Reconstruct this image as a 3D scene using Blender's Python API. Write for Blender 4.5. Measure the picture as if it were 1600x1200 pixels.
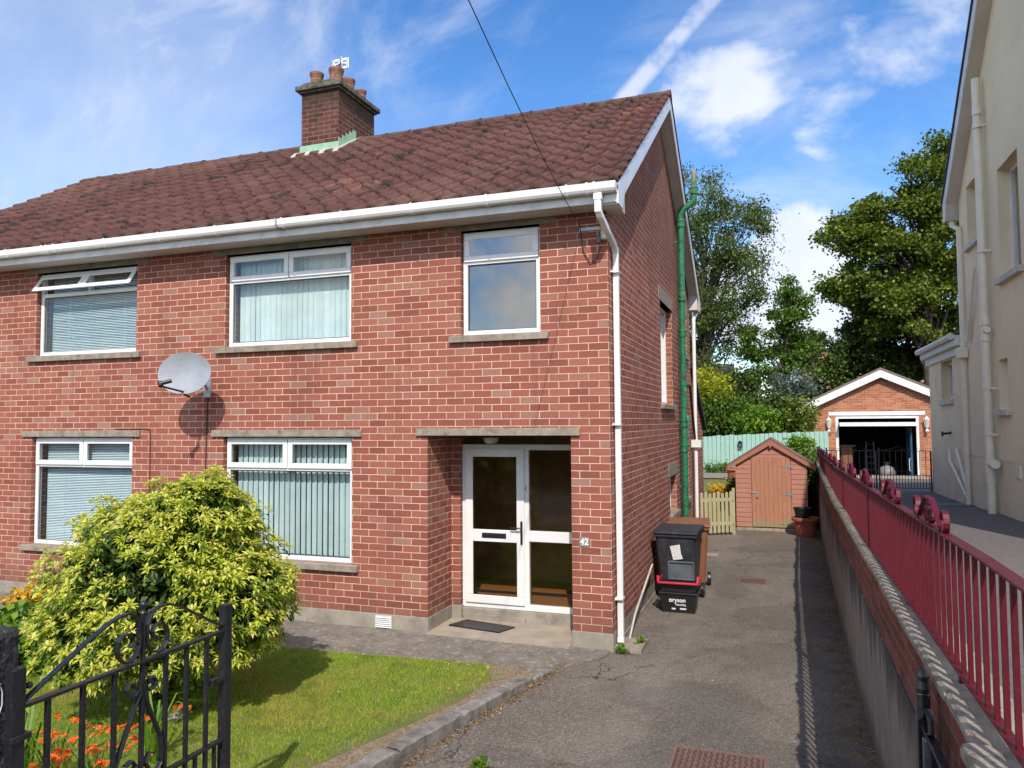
import bpy, math, random
import numpy as np
from mathutils import Vector, Matrix

random.seed(7)
for o in list(bpy.data.objects):
    bpy.data.objects.remove(o)
scene = bpy.context.scene
COL = scene.collection

# ------------------------------------------------------------------ camera
F_PX, YAW, PITCH, ROLL = 1183.6, 0.340727, 0.0510781, -0.0068776
CAM = Vector((1.7524, -8.1153, 2.4571))
_c, _s = math.cos(YAW), math.sin(YAW)
_f, _r, _u = Vector((-_s, _c, 0)), Vector((_c, _s, 0)), Vector((0, 0, 1))
_F = _f * math.cos(PITCH) + _u * math.sin(PITCH)
_U = _u * math.cos(PITCH) - _f * math.sin(PITCH)
_R3 = _r * math.cos(ROLL) + _U * math.sin(ROLL)
_U3 = _U * math.cos(ROLL) - _r * math.sin(ROLL)
camd = bpy.data.cameras.new("camera")
cam = bpy.data.objects.new("camera", camd)
COL.objects.link(cam)
cam.matrix_world = Matrix(((_R3.x, _U3.x, -_F.x, CAM.x), (_R3.y, _U3.y, -_F.y, CAM.y), (_R3.z, _U3.z, -_F.z, CAM.z), (0, 0, 0, 1)))
camd.sensor_width = 36
camd.lens = 36 * F_PX / 1600
camd.clip_start = 0.05
camd.clip_end = 2000
scene.camera = cam


def pdir(x, y):
    d = _R3 * ((x - 800) / F_PX) - _U3 * ((y - 600) / F_PX) + _F
    return d.normalized()


# ------------------------------------------------------------------ light
SUN = Vector((0.295, -0.93, 1.0)).normalized()
SUN_EL = math.asin(SUN.z)
SUN_AZ = math.atan2(SUN.x, SUN.y)
sd = bpy.data.lights.new("sun", 'SUN')
sd.energy = 2.6
sd.angle = math.radians(0.5)
sd.color = (1.0, 0.93, 0.83)
so = bpy.data.objects.new("sun", sd)
COL.objects.link(so)
so.rotation_euler = SUN.to_track_quat('Z', 'Y').to_euler()
so.location = (5, -20, 20)

scene.view_settings.view_transform = 'Standard'
scene.view_settings.look = 'None'
scene.view_settings.exposure = 0.8
scene.view_settings.gamma = 1
scene.render.resolution_x = 1024
scene.render.resolution_y = 768
scene.cycles.max_bounces = 6
scene.cycles.diffuse_bounces = 3
scene.cycles.glossy_bounces = 3
scene.cycles.transparent_max_bounces = 12
scene.cycles.caustics_reflective = False
scene.cycles.caustics_refractive = False


class NT:
    """small helper for node trees"""
    def __init__(s, tree):
        s.t = tree
        s.n = tree.nodes
        s.l = tree.links

    def node(s, typ, ins=None, **kw):
        n = s.n.new(typ)
        for k, v in kw.items():
            setattr(n, k, v)
        for k, v in (ins or {}).items():
            s.put(n.inputs[k], v)
        return n

    def put(s, sock, v):
        if isinstance(v, bpy.types.NodeSocket):
            s.l.new(v, sock)
        elif isinstance(v, (tuple, list)) and len(v) == 3 and sock.type == 'RGBA':
            sock.default_value = (*v, 1)
        else:
            sock.default_value = v

    def math(s, op, a, b=0.0, c=0.0, clamp=False):
        n = s.n.new('ShaderNodeMath')
        n.operation = op
        n.use_clamp = clamp
        s.put(n.inputs[0], a)
        s.put(n.inputs[1], b)
        s.put(n.inputs[2], c)
        return n.outputs[0]

    def vmath(s, op, a, b=(0, 0, 0), scale=None):
        n = s.n.new('ShaderNodeVectorMath')
        n.operation = op
        s.put(n.inputs[0], a)
        s.put(n.inputs[1], b)
        if scale is not None:
            s.put(n.inputs['Scale'], scale)
        return n.outputs['Value'] if op in ('DOT_PRODUCT', 'LENGTH') else n.outputs[0]

    def mix(s, fac, a, b, blend='MIX'):
        n = s.n.new('ShaderNodeMix')
        n.data_type = 'RGBA'
        n.blend_type = blend
        s.put(n.inputs[0], fac)
        s.put(n.inputs[6], a)
        s.put(n.inputs[7], b)
        return n.outputs[2]

    def ramp(s, fac, stops, interp='LINEAR'):
        n = s.n.new('ShaderNodeValToRGB')
        n.color_ramp.interpolation = interp
        e = n.color_ramp.elements
        while len(e) < len(stops):
            e.new(0.5)
        for el, (p, c) in zip(e, stops):
            el.position = p
            el.color = (c, c, c, 1) if isinstance(c, (int, float)) else (*c, 1)
        s.put(n.inputs[0], fac)
        return n.outputs[0]

    def noise(s, scale, vec=None, detail=4, rough=0.55, dist=0.0, out=0):
        n = s.n.new('ShaderNodeTexNoise')
        n.inputs['Scale'].default_value = scale
        n.inputs['Detail'].default_value = detail
        n.inputs['Roughness'].default_value = rough
        n.inputs['Distortion'].default_value = dist
        if vec is not None:
            s.put(n.inputs['Vector'], vec)
        return n.outputs[out]

    def smooth(s, v, a, b, lo=0.0, hi=1.0):
        n = s.n.new('ShaderNodeMapRange')
        n.interpolation_type = 'SMOOTHSTEP'
        s.put(n.inputs['Value'], v)
        s.put(n.inputs['From Min'], a)
        s.put(n.inputs['From Max'], b)
        s.put(n.inputs['To Min'], lo)
        s.put(n.inputs['To Max'], hi)
        return n.outputs[0]

    def scalev(s, vec, sc):
        n = s.n.new('ShaderNodeMapping')
        s.put(n.inputs['Vector'], vec)
        n.inputs['Scale'].default_value = sc
        return n.outputs[0]


# ------------------------------------------------------------------ world
world = bpy.data.worlds.new("World")
scene.world = world
world.use_nodes = True
W = NT(world.node_tree)
W.n.clear()
sky = W.node('ShaderNodeTexSky', sky_type='NISHITA', sun_disc=False, sun_elevation=SUN_EL, sun_rotation=SUN_AZ, altitude=50.0)
sky.air_density = 1.0
sky.dust_density = 0.3
sky.ozone_density = 2.5
D = W.node('ShaderNodeTexCoord').outputs['Generated']
D = W.vmath('NORMALIZE', D)
hsv = W.node('ShaderNodeHueSaturation', {'Hue': 0.506, 'Saturation': 1.28, 'Value': 0.84, 'Color': sky.outputs[0]})
skyc = hsv.outputs[0]


def spot(px, py, r_in, r_out, w):
    d = pdir(px, py)
    dot = W.vmath('DOT_PRODUCT', D, tuple(d))
    return W.smooth(dot, math.cos(math.radians(r_out)), math.cos(math.radians(r_in)), 0.0, w)


def add(vals):
    r = vals[0]
    for v in vals[1:]:
        r = W.math('ADD', r, v)
    return r


# cumulus: fractal noise pushed over a threshold round a few directions
n1 = W.noise(7.0, W.scalev(D, (1, 1, 1.5)), 9, 0.58, 0.3)
cum = add([n1, spot(1110, 165, 0.5, 5.0, 0.22), spot(1190, 110, 0.3, 3.6, 0.20), spot(1410, 30, 0.5, 6.0, 0.14),
           spot(1300, 200, 0.3, 3.5, 0.16), spot(1250, 405, 1.0, 5.0, 0.42), spot(1230, 480, 1.0, 6.0, 0.42), spot(1340, 500, 0.5, 5, 0.3),
           spot(1130, 470, 1.0, 5.0, 0.34), spot(40, 330, 2.0, 8.0, 0.12), spot(80, 120, 8, 22, -0.22), spot(620, 60, 5, 16, -.15)])
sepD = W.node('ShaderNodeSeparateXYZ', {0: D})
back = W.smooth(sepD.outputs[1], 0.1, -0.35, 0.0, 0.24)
side = W.math('ADD', W.smooth(sepD.outputs[0], 0.36, 0.75, 0.0, 0.30), W.smooth(sepD.outputs[0], -0.84, -0.97, 0.0, 0.3))  # cloud added at the unseen sides of the sky for warm fill light
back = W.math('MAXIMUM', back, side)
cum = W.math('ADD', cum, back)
cumd = W.smooth(cum, 0.60, 0.92, 0.0, 0.94)
# cirrus: long soft streaks
rot = W.node('ShaderNodeMapping', {'Vector': D})
rot.inputs['Rotation'].default_value = (0.3, 0.5, 0.9)
rot.inputs['Scale'].default_value = (1.2, 5.0, 3.0)
n2 = W.noise(2.2, rot.outputs[0], 8, 0.62, 0.5)
cir = add([n2, spot(200, 190, 4.0, 24.0, 0.16), spot(30, 120, 4.0, 16.0, 0.06), spot(760, 60, 1.0, 10.0, 0.06), spot(1350, 240, 1.0, 9.0, 0.13), spot(1090, 60, 1, 8, .1)])
cird = W.smooth(cir, 0.46, 0.98, 0.0, 0.72)
haze = W.math('MULTIPLY', spot(40, 330, 2, 28, 0.55), W.smooth(n2, .2, .75, .55, 1.0))
# contrail: a band round a great circle
d1, d2 = pdir(960, 175), pdir(1118, -12)
nn = d1.cross(d2).normalized()
mid = (d1 + d2).normalized()
off = W.vmath('DOT_PRODUCT', D, tuple(nn))
wob = W.noise(24.0, D, 4, 0.6)
dist = W.math('ABSOLUTE', W.math('ADD', off, W.math('MULTIPLY', W.math('SUBTRACT', wob, 0.5), 0.008)))
core = W.smooth(dist, 0.0165, 0.004, 0.0, 0.78)
along = W.smooth(W.vmath('DOT_PRODUCT', D, tuple(mid)), math.cos(math.radians(26)), math.cos(math.radians(14)))
trail = W.math('MULTIPLY', core, along)
trail = W.math('MULTIPLY', trail, W.smooth(wob, 0.3, 0.6, 0.4, 1.0))
dens = W.math('MAXIMUM', W.math('MAXIMUM', cumd, cird), trail)
dens = W.math('MAXIMUM', dens, haze)
upm = W.smooth(sepD.outputs[2], -0.02, 0.05)
dens = W.math('MULTIPLY', dens, upm)
shade = W.noise(4.5, D, 6, 0.6)
ccol = W.ramp(shade, [(0.3, (2.9, 3.2, 3.9)), (0.62, (4.0, 4.1, 4.4))])
fill_ccol = W.ramp(shade, [(0.32, (4.2, 4.3, 4.4)), (0.68, (8.4, 8.0, 7.4))])  # out-of-frame cloud made bright and warm to lift the shaded walls
ccol = W.mix(W.math('MAXIMUM', W.smooth(sepD.outputs[1], 0.0, -0.3), W.smooth(sepD.outputs[0], 0.36, 0.6)), ccol, fill_ccol)
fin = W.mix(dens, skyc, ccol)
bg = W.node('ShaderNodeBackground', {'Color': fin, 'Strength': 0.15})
wo = W.node('ShaderNodeOutputWorld')
W.l.new(bg.outputs[0], wo.inputs[0])


# ------------------------------------------------------------------ materials
def mat(name):
    m = bpy.data.materials.new(name)
    m.use_nodes = True
    t = NT(m.node_tree)
    t.n.clear()
    t.out = t.node('ShaderNodeOutputMaterial')
    t.bsdf = t.node('ShaderNodeBsdfPrincipled')
    t.l.new(t.bsdf.outputs[0], t.out.inputs[0])
    t.pos = t.node('ShaderNodeNewGeometry')
    t.P = t.pos.outputs['Position']
    return m, t


def bump(t, h, strength=0.3, dist=0.01):
    b = t.node('ShaderNodeBump', {'Height': h, 'Strength': strength, 'Distance': dist})
    t.l.new(b.outputs[0], t.bsdf.inputs['Normal'])


def plain(name, c1, c2=None, scale=6.0, rough=0.6, bmp=None, metal=0.0, spec=0.5, lo=0.35, hi=0.65, dirt=None, stretch=None, island=0.0):
    m, t = mat(name)
    c2 = c2 or tuple(x * 0.75 for x in c1)
    vec = t.scalev(t.P, stretch) if stretch else t.P
    n = t.noise(scale, vec, 5, 0.6)
    col = t.ramp(n, [(lo, c2), (hi, c1)])
    if dirt:
        dc, dscale, amt = dirt
        dn = t.noise(dscale, t.P, 6, 0.65)
        col = t.mix(t.smooth(dn, 0.5, 0.72, 0, amt), col, dc)
    if island:
        r = t.math('MULTIPLY', t.math('SUBTRACT', t.pos.outputs['Random Per Island'], 0.5), island)
        h = t.node('ShaderNodeHueSaturation', {'Color': col, 'Value': t.math('ADD', r, 1.0)})
        col = h.outputs[0]
    t.put(t.bsdf.inputs['Base Color'], col)
    t.bsdf.inputs['Roughness'].default_value = rough
    t.bsdf.inputs['Metallic'].default_value = metal
    t.bsdf.inputs['Specular IOR Level'].default_value = spec
    if bmp:
        bs, st, di = bmp
        bump(t, t.noise(bs, t.P, 4, 0.6), st, di)
    return m


def brick(name, stops, mortar, voff=0.19, grime=0.25, gcol=(0.05, 0.04, 0.035), msize=0.0052, bw=0.2286, rh=0.0826, patch=None):
    m, t = mat(name)
    sp = t.node('ShaderNodeSeparateXYZ', {0: t.P})
    sn = t.node('ShaderNodeSeparateXYZ', {0: t.pos.outputs['True Normal']})
    isx = t.math('GREATER_THAN', t.math('ABSOLUTE', sn.outputs[0]), 0.5)
    u = t.math('ADD', t.math('MULTIPLY', sp.outputs[0], t.math('SUBTRACT', 1.0, isx)), t.math('MULTIPLY', t.math('ADD', sp.outputs[1], bw / 2), isx))
    wn = t.noise(9.0, t.P, 3, 0.6, out=1)
    wv = t.vmath('SCALE', t.vmath('SUBTRACT', wn, (0.5, 0.5, 0.5)), scale=0.008)
    uv = t.node('ShaderNodeCombineXYZ', {0: t.math('ADD', u, 40 * bw), 1: t.math('ADD', sp.outputs[2], 40 * rh - voff)})
    uvw = t.vmath('ADD', uv.outputs[0], wv)
    br = t.node('ShaderNodeTexBrick', {'Vector': uvw, 'Color1': (0, 0, 0, 1), 'Color2': (1, 1, 1, 1), 'Mortar': (0.5, 0.5, 0.5, 1), 'Scale': 1.0,
                'Mortar Size': msize, 'Mortar Smooth': 0.25, 'Bias': 0.0, 'Brick Width': bw, 'Row Height': rh})
    br.offset = 0.5
    col = t.ramp(br.outputs['Color'], stops)
    fine = t.noise(60.0, t.P, 4, 0.7)
    col = t.mix(t.smooth(fine, 0.35, 0.7, 0.0, 0.45), col, tuple(c * 0.55 for c in stops[1][1]))
    blot = t.noise(14.0, t.P, 4, 0.6)
    col = t.mix(t.smooth(blot, 0.55, 0.8, 0.0, 0.4), col, (0.30, 0.17, 0.12))
    mcol = t.mix(t.smooth(t.noise(2.0, t.P, 4), 0.35, 0.65), mortar, tuple(c * 0.72 for c in mortar))
    col = t.mix(br.outputs['Fac'], col, mcol)
    g = t.noise(1.4, t.scalev(t.P, (1, 1, 0.35)), 6, 0.65)
    col = t.mix(t.smooth(g, 0.5, 0.78, 0.0, grime), col, gcol)
    sk = t.noise(5.0, t.scalev(t.P, (1.3, 1.3, .10)), 5, 0.7)
    col = t.mix(t.smooth(sk, 0.56, 0.74, 0.0, 0.30), col, gcol)
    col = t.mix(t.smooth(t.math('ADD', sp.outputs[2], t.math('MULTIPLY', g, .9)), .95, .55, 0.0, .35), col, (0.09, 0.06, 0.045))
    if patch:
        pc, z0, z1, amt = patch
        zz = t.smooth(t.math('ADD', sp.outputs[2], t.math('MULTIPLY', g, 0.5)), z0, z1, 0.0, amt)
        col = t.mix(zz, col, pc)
    t.put(t.bsdf.inputs['Base Color'], col)
    t.bsdf.inputs['Roughness'].default_value = 0.88
    t.bsdf.inputs['Specular IOR Level'].default_value = 0.25
    h = t.math('ADD', t.math('MULTIPLY', t.math('SUBTRACT', 1.0, br.outputs['Fac']), 1.0), t.math('MULTIPLY', fine, 0.55))
    bump(t, h, 0.8, 0.006)
    return m


def leafmat(name, stops, trans=0.35, rough=0.5, clump=0.0, clumpcol=(0.02, 0.03, 0.01), cs=1.0):
    m, t = mat(name)
    r = t.pos.outputs['Random Per Island']
    col = t.ramp(r, stops)
    if clump:
        nz = t.noise(cs, t.P, 3, 0.6)
        col = t.mix(t.smooth(nz, 0.42, 0.68, 0.0, clump), col, clumpcol)
    t.put(t.bsdf.inputs['Base Color'], col)
    t.bsdf.inputs['Roughness'].default_value = rough
    t.bsdf.inputs['Specular IOR Level'].default_value = 0.35
    tr = t.node('ShaderNodeBsdfTranslucent', {'Color': col})
    mx = t.node('ShaderNodeMixShader', {0: trans, 1: t.bsdf.outputs[0], 2: tr.outputs[0]})
    t.l.new(mx.outputs[0], t.out.inputs[0])
    return m


def glass(name, tint=(0.8, 0.86, 0.86), refl=1.0, rough=0.0, ior=1.6, streak=0.0):
    m, t = mat(name)
    t.n.remove(t.bsdf)
    tr = t.node('ShaderNodeBsdfTransparent', {'Color': tint})
    gl = t.node('ShaderNodeBsdfGlossy', {'Color': (1, 1, 1, 1), 'Roughness': rough})
    fr = t.node('ShaderNodeFresnel', {'IOR': ior})
    if streak:
        b = t.node('ShaderNodeBump', {'Height': t.noise(1.1, t.P, 2), 'Strength': streak, 'Distance': 0.02})
        t.l.new(b.outputs[0], gl.inputs['Normal'])
    f = t.math('MULTIPLY', fr.outputs[0], refl, clamp=True)
    f = t.math('MULTIPLY', f, t.math('SUBTRACT', 1.0, t.pos.outputs['Backfacing']))
    mx = t.node('ShaderNodeMixShader', {0: f, 1: tr.outputs[0], 2: gl.outputs[0]})
    t.l.new(mx.outputs[0], t.out.inputs[0])
    return m


BR_STOPS = [(0.0, (0.25, 0.080, 0.054)), (0.3, (0.31, 0.098, 0.066)), (0.6, (0.345, 0.115, 0.078)), (0.88, (0.37, 0.14, 0.097)), (1.0, (0.35, 0.20, 0.15))]
M = {}
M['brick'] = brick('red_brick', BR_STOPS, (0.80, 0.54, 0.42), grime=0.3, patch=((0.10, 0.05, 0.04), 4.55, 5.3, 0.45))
M['brick_chimney'] = brick('dark_chimney_brick', [(0.0, (0.07, 0.030, 0.024)), (0.5, (0.12, 0.045, 0.034)), (1.0, (0.16, 0.065, 0.05))], (0.33, 0.23, 0.17), grime=0.7, patch=((0.035, 0.03, 0.022), 8.2, 8.7, 0.8))
M['brick_garage'] = brick('orange_brick', [(0.0, (0.34, 0.12, 0.06)), (0.5, (0.46, 0.17, 0.085)), (1.0, (0.56, 0.24, 0.13))], (0.55, 0.45, 0.34), voff=0.5, grime=0.1, bw=0.225, rh=0.075)
M['brick_low'] = brick('low_wall_brick', [(0.0, (0.16, 0.05, 0.035)), (0.5, (0.24, 0.07, 0.05)), (1.0, (0.30, 0.11, 0.08))], (0.30, 0.2, 0.15), voff=0.99, grime=0.6, gcol=(0.04, 0.045, 0.03))
M['render_grey'] = plain('concrete_plinth', (0.36, 0.32, 0.26), (0.25, 0.225, 0.18), 3.5, 0.9, (50, 0.3, 0.005), dirt=((0.10, 0.09, 0.07), 5.0, 0.6))
M['concrete'] = plain('weathered_concrete', (0.34, 0.29, 0.23), (0.22, 0.19, 0.15), 9.0, 0.9, (90, 0.5, 0.004), dirt=((0.08, 0.075, 0.06), 12.0, 0.6))
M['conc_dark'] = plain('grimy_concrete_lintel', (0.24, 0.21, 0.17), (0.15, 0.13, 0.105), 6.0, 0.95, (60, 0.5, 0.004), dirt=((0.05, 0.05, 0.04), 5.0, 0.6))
M['upvc'] = plain('white_upvc', (0.82, 0.82, 0.81), (0.74, 0.74, 0.73), 3.0, 0.28, dirt=((0.55, 0.53, 0.48), 4.0, 0.22))
M['upvc_old'] = plain('weathered_white_plastic', (0.76, 0.77, 0.78), (0.62, 0.62, 0.61), 5.0, 0.4, dirt=((0.35, 0.33, 0.29), 7.0, 0.35))
M['soffit'] = plain('soffit_board', (0.64, 0.60, 0.55), (0.54, 0.50, 0.46), 3.0, 0.6)
M['glass'] = glass('window_glass', (0.95, 0.97, 0.97), 1.3)
M['glass_dark'] = glass('window_glass_plain', (0.6, 0.66, 0.68), 4.5)
M['glass_door'] = glass('door_glass', (0.85, 0.80, 0.70), 1.0, 0.04, streak=0.25)
M['seal'] = plain('grey_glazing_seal', (0.10, 0.11, 0.12), rough=0.6)
M['blindv'] = plain('vertical_blind_fabric', (0.58, 0.70, 0.68), (0.50, 0.62, 0.61), 4.0, 0.8, island=0.18)
M['blindh'] = plain('venetian_blind_slat', (0.72, 0.84, 0.86), (0.66, 0.79, 0.82), 4.0, 0.5, island=0.1)
M['dark'] = plain('dark_room', (0.05, 0.045, 0.04), rough=0.9)
M['curtain'] = plain('pale_room_wall', (0.22, 0.25, 0.26), rough=0.9)
M['hall'] = plain('hall_wall_paint', (0.42, 0.33, 0.24), rough=0.9)
M['woodfloor'] = plain('hall_wood_floor', (0.42, 0.23, 0.11), (0.32, 0.17, 0.08), 12, 0.4, stretch=(8, 1, 1))
M['black_plastic'] = plain('black_plastic', (0.018, 0.018, 0.02), (0.012, 0.012, 0.014), 8, 0.38)
M['bin_black'] = plain('charcoal_bin_plastic', (0.035, 0.038, 0.045), (0.022, 0.024, 0.03), 9, 0.45, (120, 0.15, 0.002), dirt=((0.10, 0.095, 0.085), 9.0, 0.25))
M['bin_brown'] = plain('brown_bin_plastic', (0.26, 0.105, 0.05), (0.20, 0.08, 0.035), 6, 0.5, dirt=((0.12, 0.08, 0.05), 9.0, 0.3))
M['red_plastic'] = plain('red_plastic', (0.55, 0.03, 0.05), rough=0.4)
M['grey_plastic'] = plain('grey_plastic', (0.11, 0.125, 0.14), (0.075, 0.085, 0.1), 5, 0.35)
M['paper'] = plain('white_paper', (0.72, 0.72, 0.70), (0.5, 0.5, 0.5), 60, 0.8)
M['terracotta'] = plain('terracotta', (0.42, 0.13, 0.07), (0.30, 0.09, 0.05), 10, 0.75, (60, 0.2, 0.003), dirt=((0.30, 0.22, 0.16), 9.0, 0.4))
M['pot_old'] = plain('sooty_terracotta', (0.34, 0.16, 0.11), (0.19, 0.09, 0.06), 14, 0.9, (60, 0.4, 0.004), dirt=((0.16, 0.15, 0.09), 11.0, 0.7))
M['flashing_green'] = plain('verdigris_copper', (0.32, 0.55, 0.38), (0.24, 0.42, 0.30), 8, 0.6)
M['flashing_grey'] = plain('mortar_fillet', (0.50, 0.47, 0.42), (0.35, 0.33, 0.29), 14, 0.9, (50, 0.5, 0.006))
M['mossy_stone'] = plain('lichen_stone', (0.17, 0.155, 0.115), (0.045, 0.045, 0.035), 12, 0.95, (22, 0.8, 0.02), dirt=((0.06, 0.08, 0.03), 7.0, 0.6))
M['rubble'] = plain('dark_roughcast', (0.05, 0.05, 0.05), (0.02, 0.02, 0.022), 40, 0.95, (45, 1.0, 0.02), lo=0.4, hi=0.7, dirt=((0.16, 0.16, 0.16), 60.0, 0.5))
M['galv'] = plain('galvanised_steel', (0.42, 0.44, 0.45), (0.3, 0.31, 0.33), 20, 0.45, metal=0.6)
M['dish'] = plain('grey_dish_mesh', (0.34, 0.36, 0.39), (0.28, 0.30, 0.34), 5, 0.55)
M['black_metal'] = plain('black_gate_paint', (0.012, 0.013, 0.016), (0.02, 0.021, 0.025), 25, 0.33, (40, 0.15, 0.002), dirt=((0.08, 0.08, 0.08), 45.0, 0.35))
M['grey_metal'] = plain('worn_grey_paint', (0.10, 0.11, 0.13), (0.06, 0.065, 0.075), 18, 0.55, dirt=((0.25, 0.25, 0.25), 35.0, 0.4))
M['maroon'] = plain('maroon_rail_paint', (0.105, 0.006, 0.016), (0.085, 0.0045, 0.012), 10, 0.42, (60, 0.25, 0.002), dirt=((0.17, 0.05, 0.05), 30.0, 0.2), spec=0.4)
M['cream'] = plain('cream_dashed_render', (0.88, 0.76, 0.53), (0.82, 0.70, 0.485), 1.2, 0.92, (38, 0.9, 0.012), dirt=((0.62, 0.52, 0.36), 2.0, 0.25))
M['cream_smooth'] = plain('cream_smooth_render', (0.84, 0.72, 0.50), (0.78, 0.66, 0.45), 1.6, 0.9, (60, 0.25, 0.004), dirt=((0.42, 0.35, 0.25), 2.5, 0.4))
M['cream_paint'] = plain('cream_painted_pipe', (0.82, 0.77, 0.64), (0.74, 0.69, 0.57), 5, 0.4)
M['sillw'] = plain('painted_sill', (0.62, 0.59, 0.52), rough=0.7)
M['slate'] = plain('dark_roof_tile', (0.045, 0.04, 0.05), (0.025, 0.022, 0.03), 14, 0.8)
M['garage_roof'] = plain('garage_roof_tile', (0.24, 0.19, 0.15), (0.15, 0.12, 0.10), 14, 0.9, (30, 0.5, 0.01))
M['orange_roof'] = plain('orange_roof_tile', (0.40, 0.22, 0.14), (0.26, 0.14, 0.09), 3, 0.9, (8, 0.6, 0.04))
M['white_board'] = plain('white_painted_board', (0.80, 0.80, 0.79), (0.70, 0.70, 0.70), 6, 0.5)
M['soil'] = plain('bare_soil', (0.10, 0.07, 0.045), (0.05, 0.035, 0.025), 20, 1.0, (40, 1.0, 0.02))
M['gravel'] = plain('pale_gravel', (0.36, 0.31, 0.25), (0.16, 0.13, 0.10), 60, 0.95, (70, 1.0, 0.02))
M['bark'] = plain('bark', (0.15, 0.12, 0.09), (0.07, 0.055, 0.04), 12, 0.95, (14, 0.8, 0.03), stretch=(1, 1, 0.3))
M['blue'] = plain('blue_panel', (0.03, 0.11, 0.22), rough=0.5)
M['wood_brown'] = plain('brown_cupboard_wood', (0.22, 0.10, 0.05), rough=0.6)
M['bag'] = plain('pale_plastic_sack', (0.22, 0.22, 0.22), rough=0.5)
M['lampglass'] = plain('lantern_glass', (0.6, 0.6, 0.55), rough=0.2)
M['cable'] = plain('black_cable', (0.012, 0.012, 0.014), rough=0.6)
M['cable_br'] = plain('brown_cable', (0.05, 0.02, 0.015), rough=0.6)
M['ceramic'] = plain('cream_ceramic', (0.62, 0.57, 0.44), (0.4, 0.36, 0.28), 30, 0.3)
M['road'] = plain('road_asphalt', (0.09, 0.088, 0.085), (0.05, 0.05, 0.05), 60, 0.9)
M['plate'] = plain('grey_number_plate', (0.30, 0.29, 0.27), rough=0.5)


def paint_flake():
    m, t = mat('peeling_green_paint')
    n = t.noise(16, t.scalev(t.P, (1, 1, .8)), 6, 0.7)
    n2 = t.noise(5, t.P, 4)
    c = t.mix(t.smooth(n2, .3, .7), (0.012, 0.16, 0.06), (0.02, 0.22, 0.10))
    c = t.mix(t.smooth(n, .55, .58), c, (0.05, 0.045, 0.04))
    c = t.mix(t.smooth(t.noise(9, t.P, 6, .7), .63, .66), c, (0.34, 0.33, 0.30))
    sp = t.node('ShaderNodeSeparateXYZ', {0: t.P})
    c = t.mix(t.smooth(t.math('ADD', sp.outputs[2], n2), 7.05, 7.4), c, (0.27, 0.25, 0.19))
    t.put(t.bsdf.inputs['Base Color'], c)
    t.bsdf.inputs['Roughness'].default_value = 0.45
    bump(t, n, 0.3, 0.004)
    return m


M['pipe_green'] = paint_flake()


def tile_material():
    m, t = mat('concrete_pantile')
    a = t.node('ShaderNodeAttribute', attribute_name='tint')
    n = t.noise(30, t.P, 5, .65)
    c = t.ramp(a.outputs['Fac'], [(0, (0.085, 0.040, 0.035)), (.5, (0.115, 0.050, 0.042)), (.9, (0.150, 0.064, 0.052)), (1, (0.20, 0.085, 0.055))])
    c = t.mix(t.smooth(n, .45, .7, 0, .55), c, (0.06, 0.03, 0.028))
    st = t.noise(2.4, t.scalev(t.P, (1.6, .45, .45)), 6, .7, .4)
    c = t.mix(t.smooth(st, .545, .61, 0, .8), c, (0.022, 0.019, 0.017))
    sk = t.noise(13, t.P, 6, .75)
    c = t.mix(t.smooth(sk, .53, .62, 0, .75), c, (0.030, 0.024, 0.022))
    lc = t.noise(19, t.vmath('ADD', t.P, (5, 5, 5)), 5, .7)
    c = t.mix(t.smooth(lc, .64, .69, 0, .5), c, (0.17, 0.125, 0.085))
    lg = t.noise(.35, t.P, 3)
    c = t.mix(t.smooth(lg, .45, .7, 0, .4), c, (0.20, 0.11, 0.085))
    ml = t.noise(55, t.P, 3)
    c = t.mix(t.smooth(ml, .68, .74, 0, .5), c, (0.22, 0.19, 0.12))
    t.put(t.bsdf.inputs['Base Color'], c)
    t.bsdf.inputs['Roughness'].default_value = .9
    t.bsdf.inputs['Specular IOR Level'].default_value = .25
    bump(t, n, .5, .006)
    return m


M['tile'] = tile_material()


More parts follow.
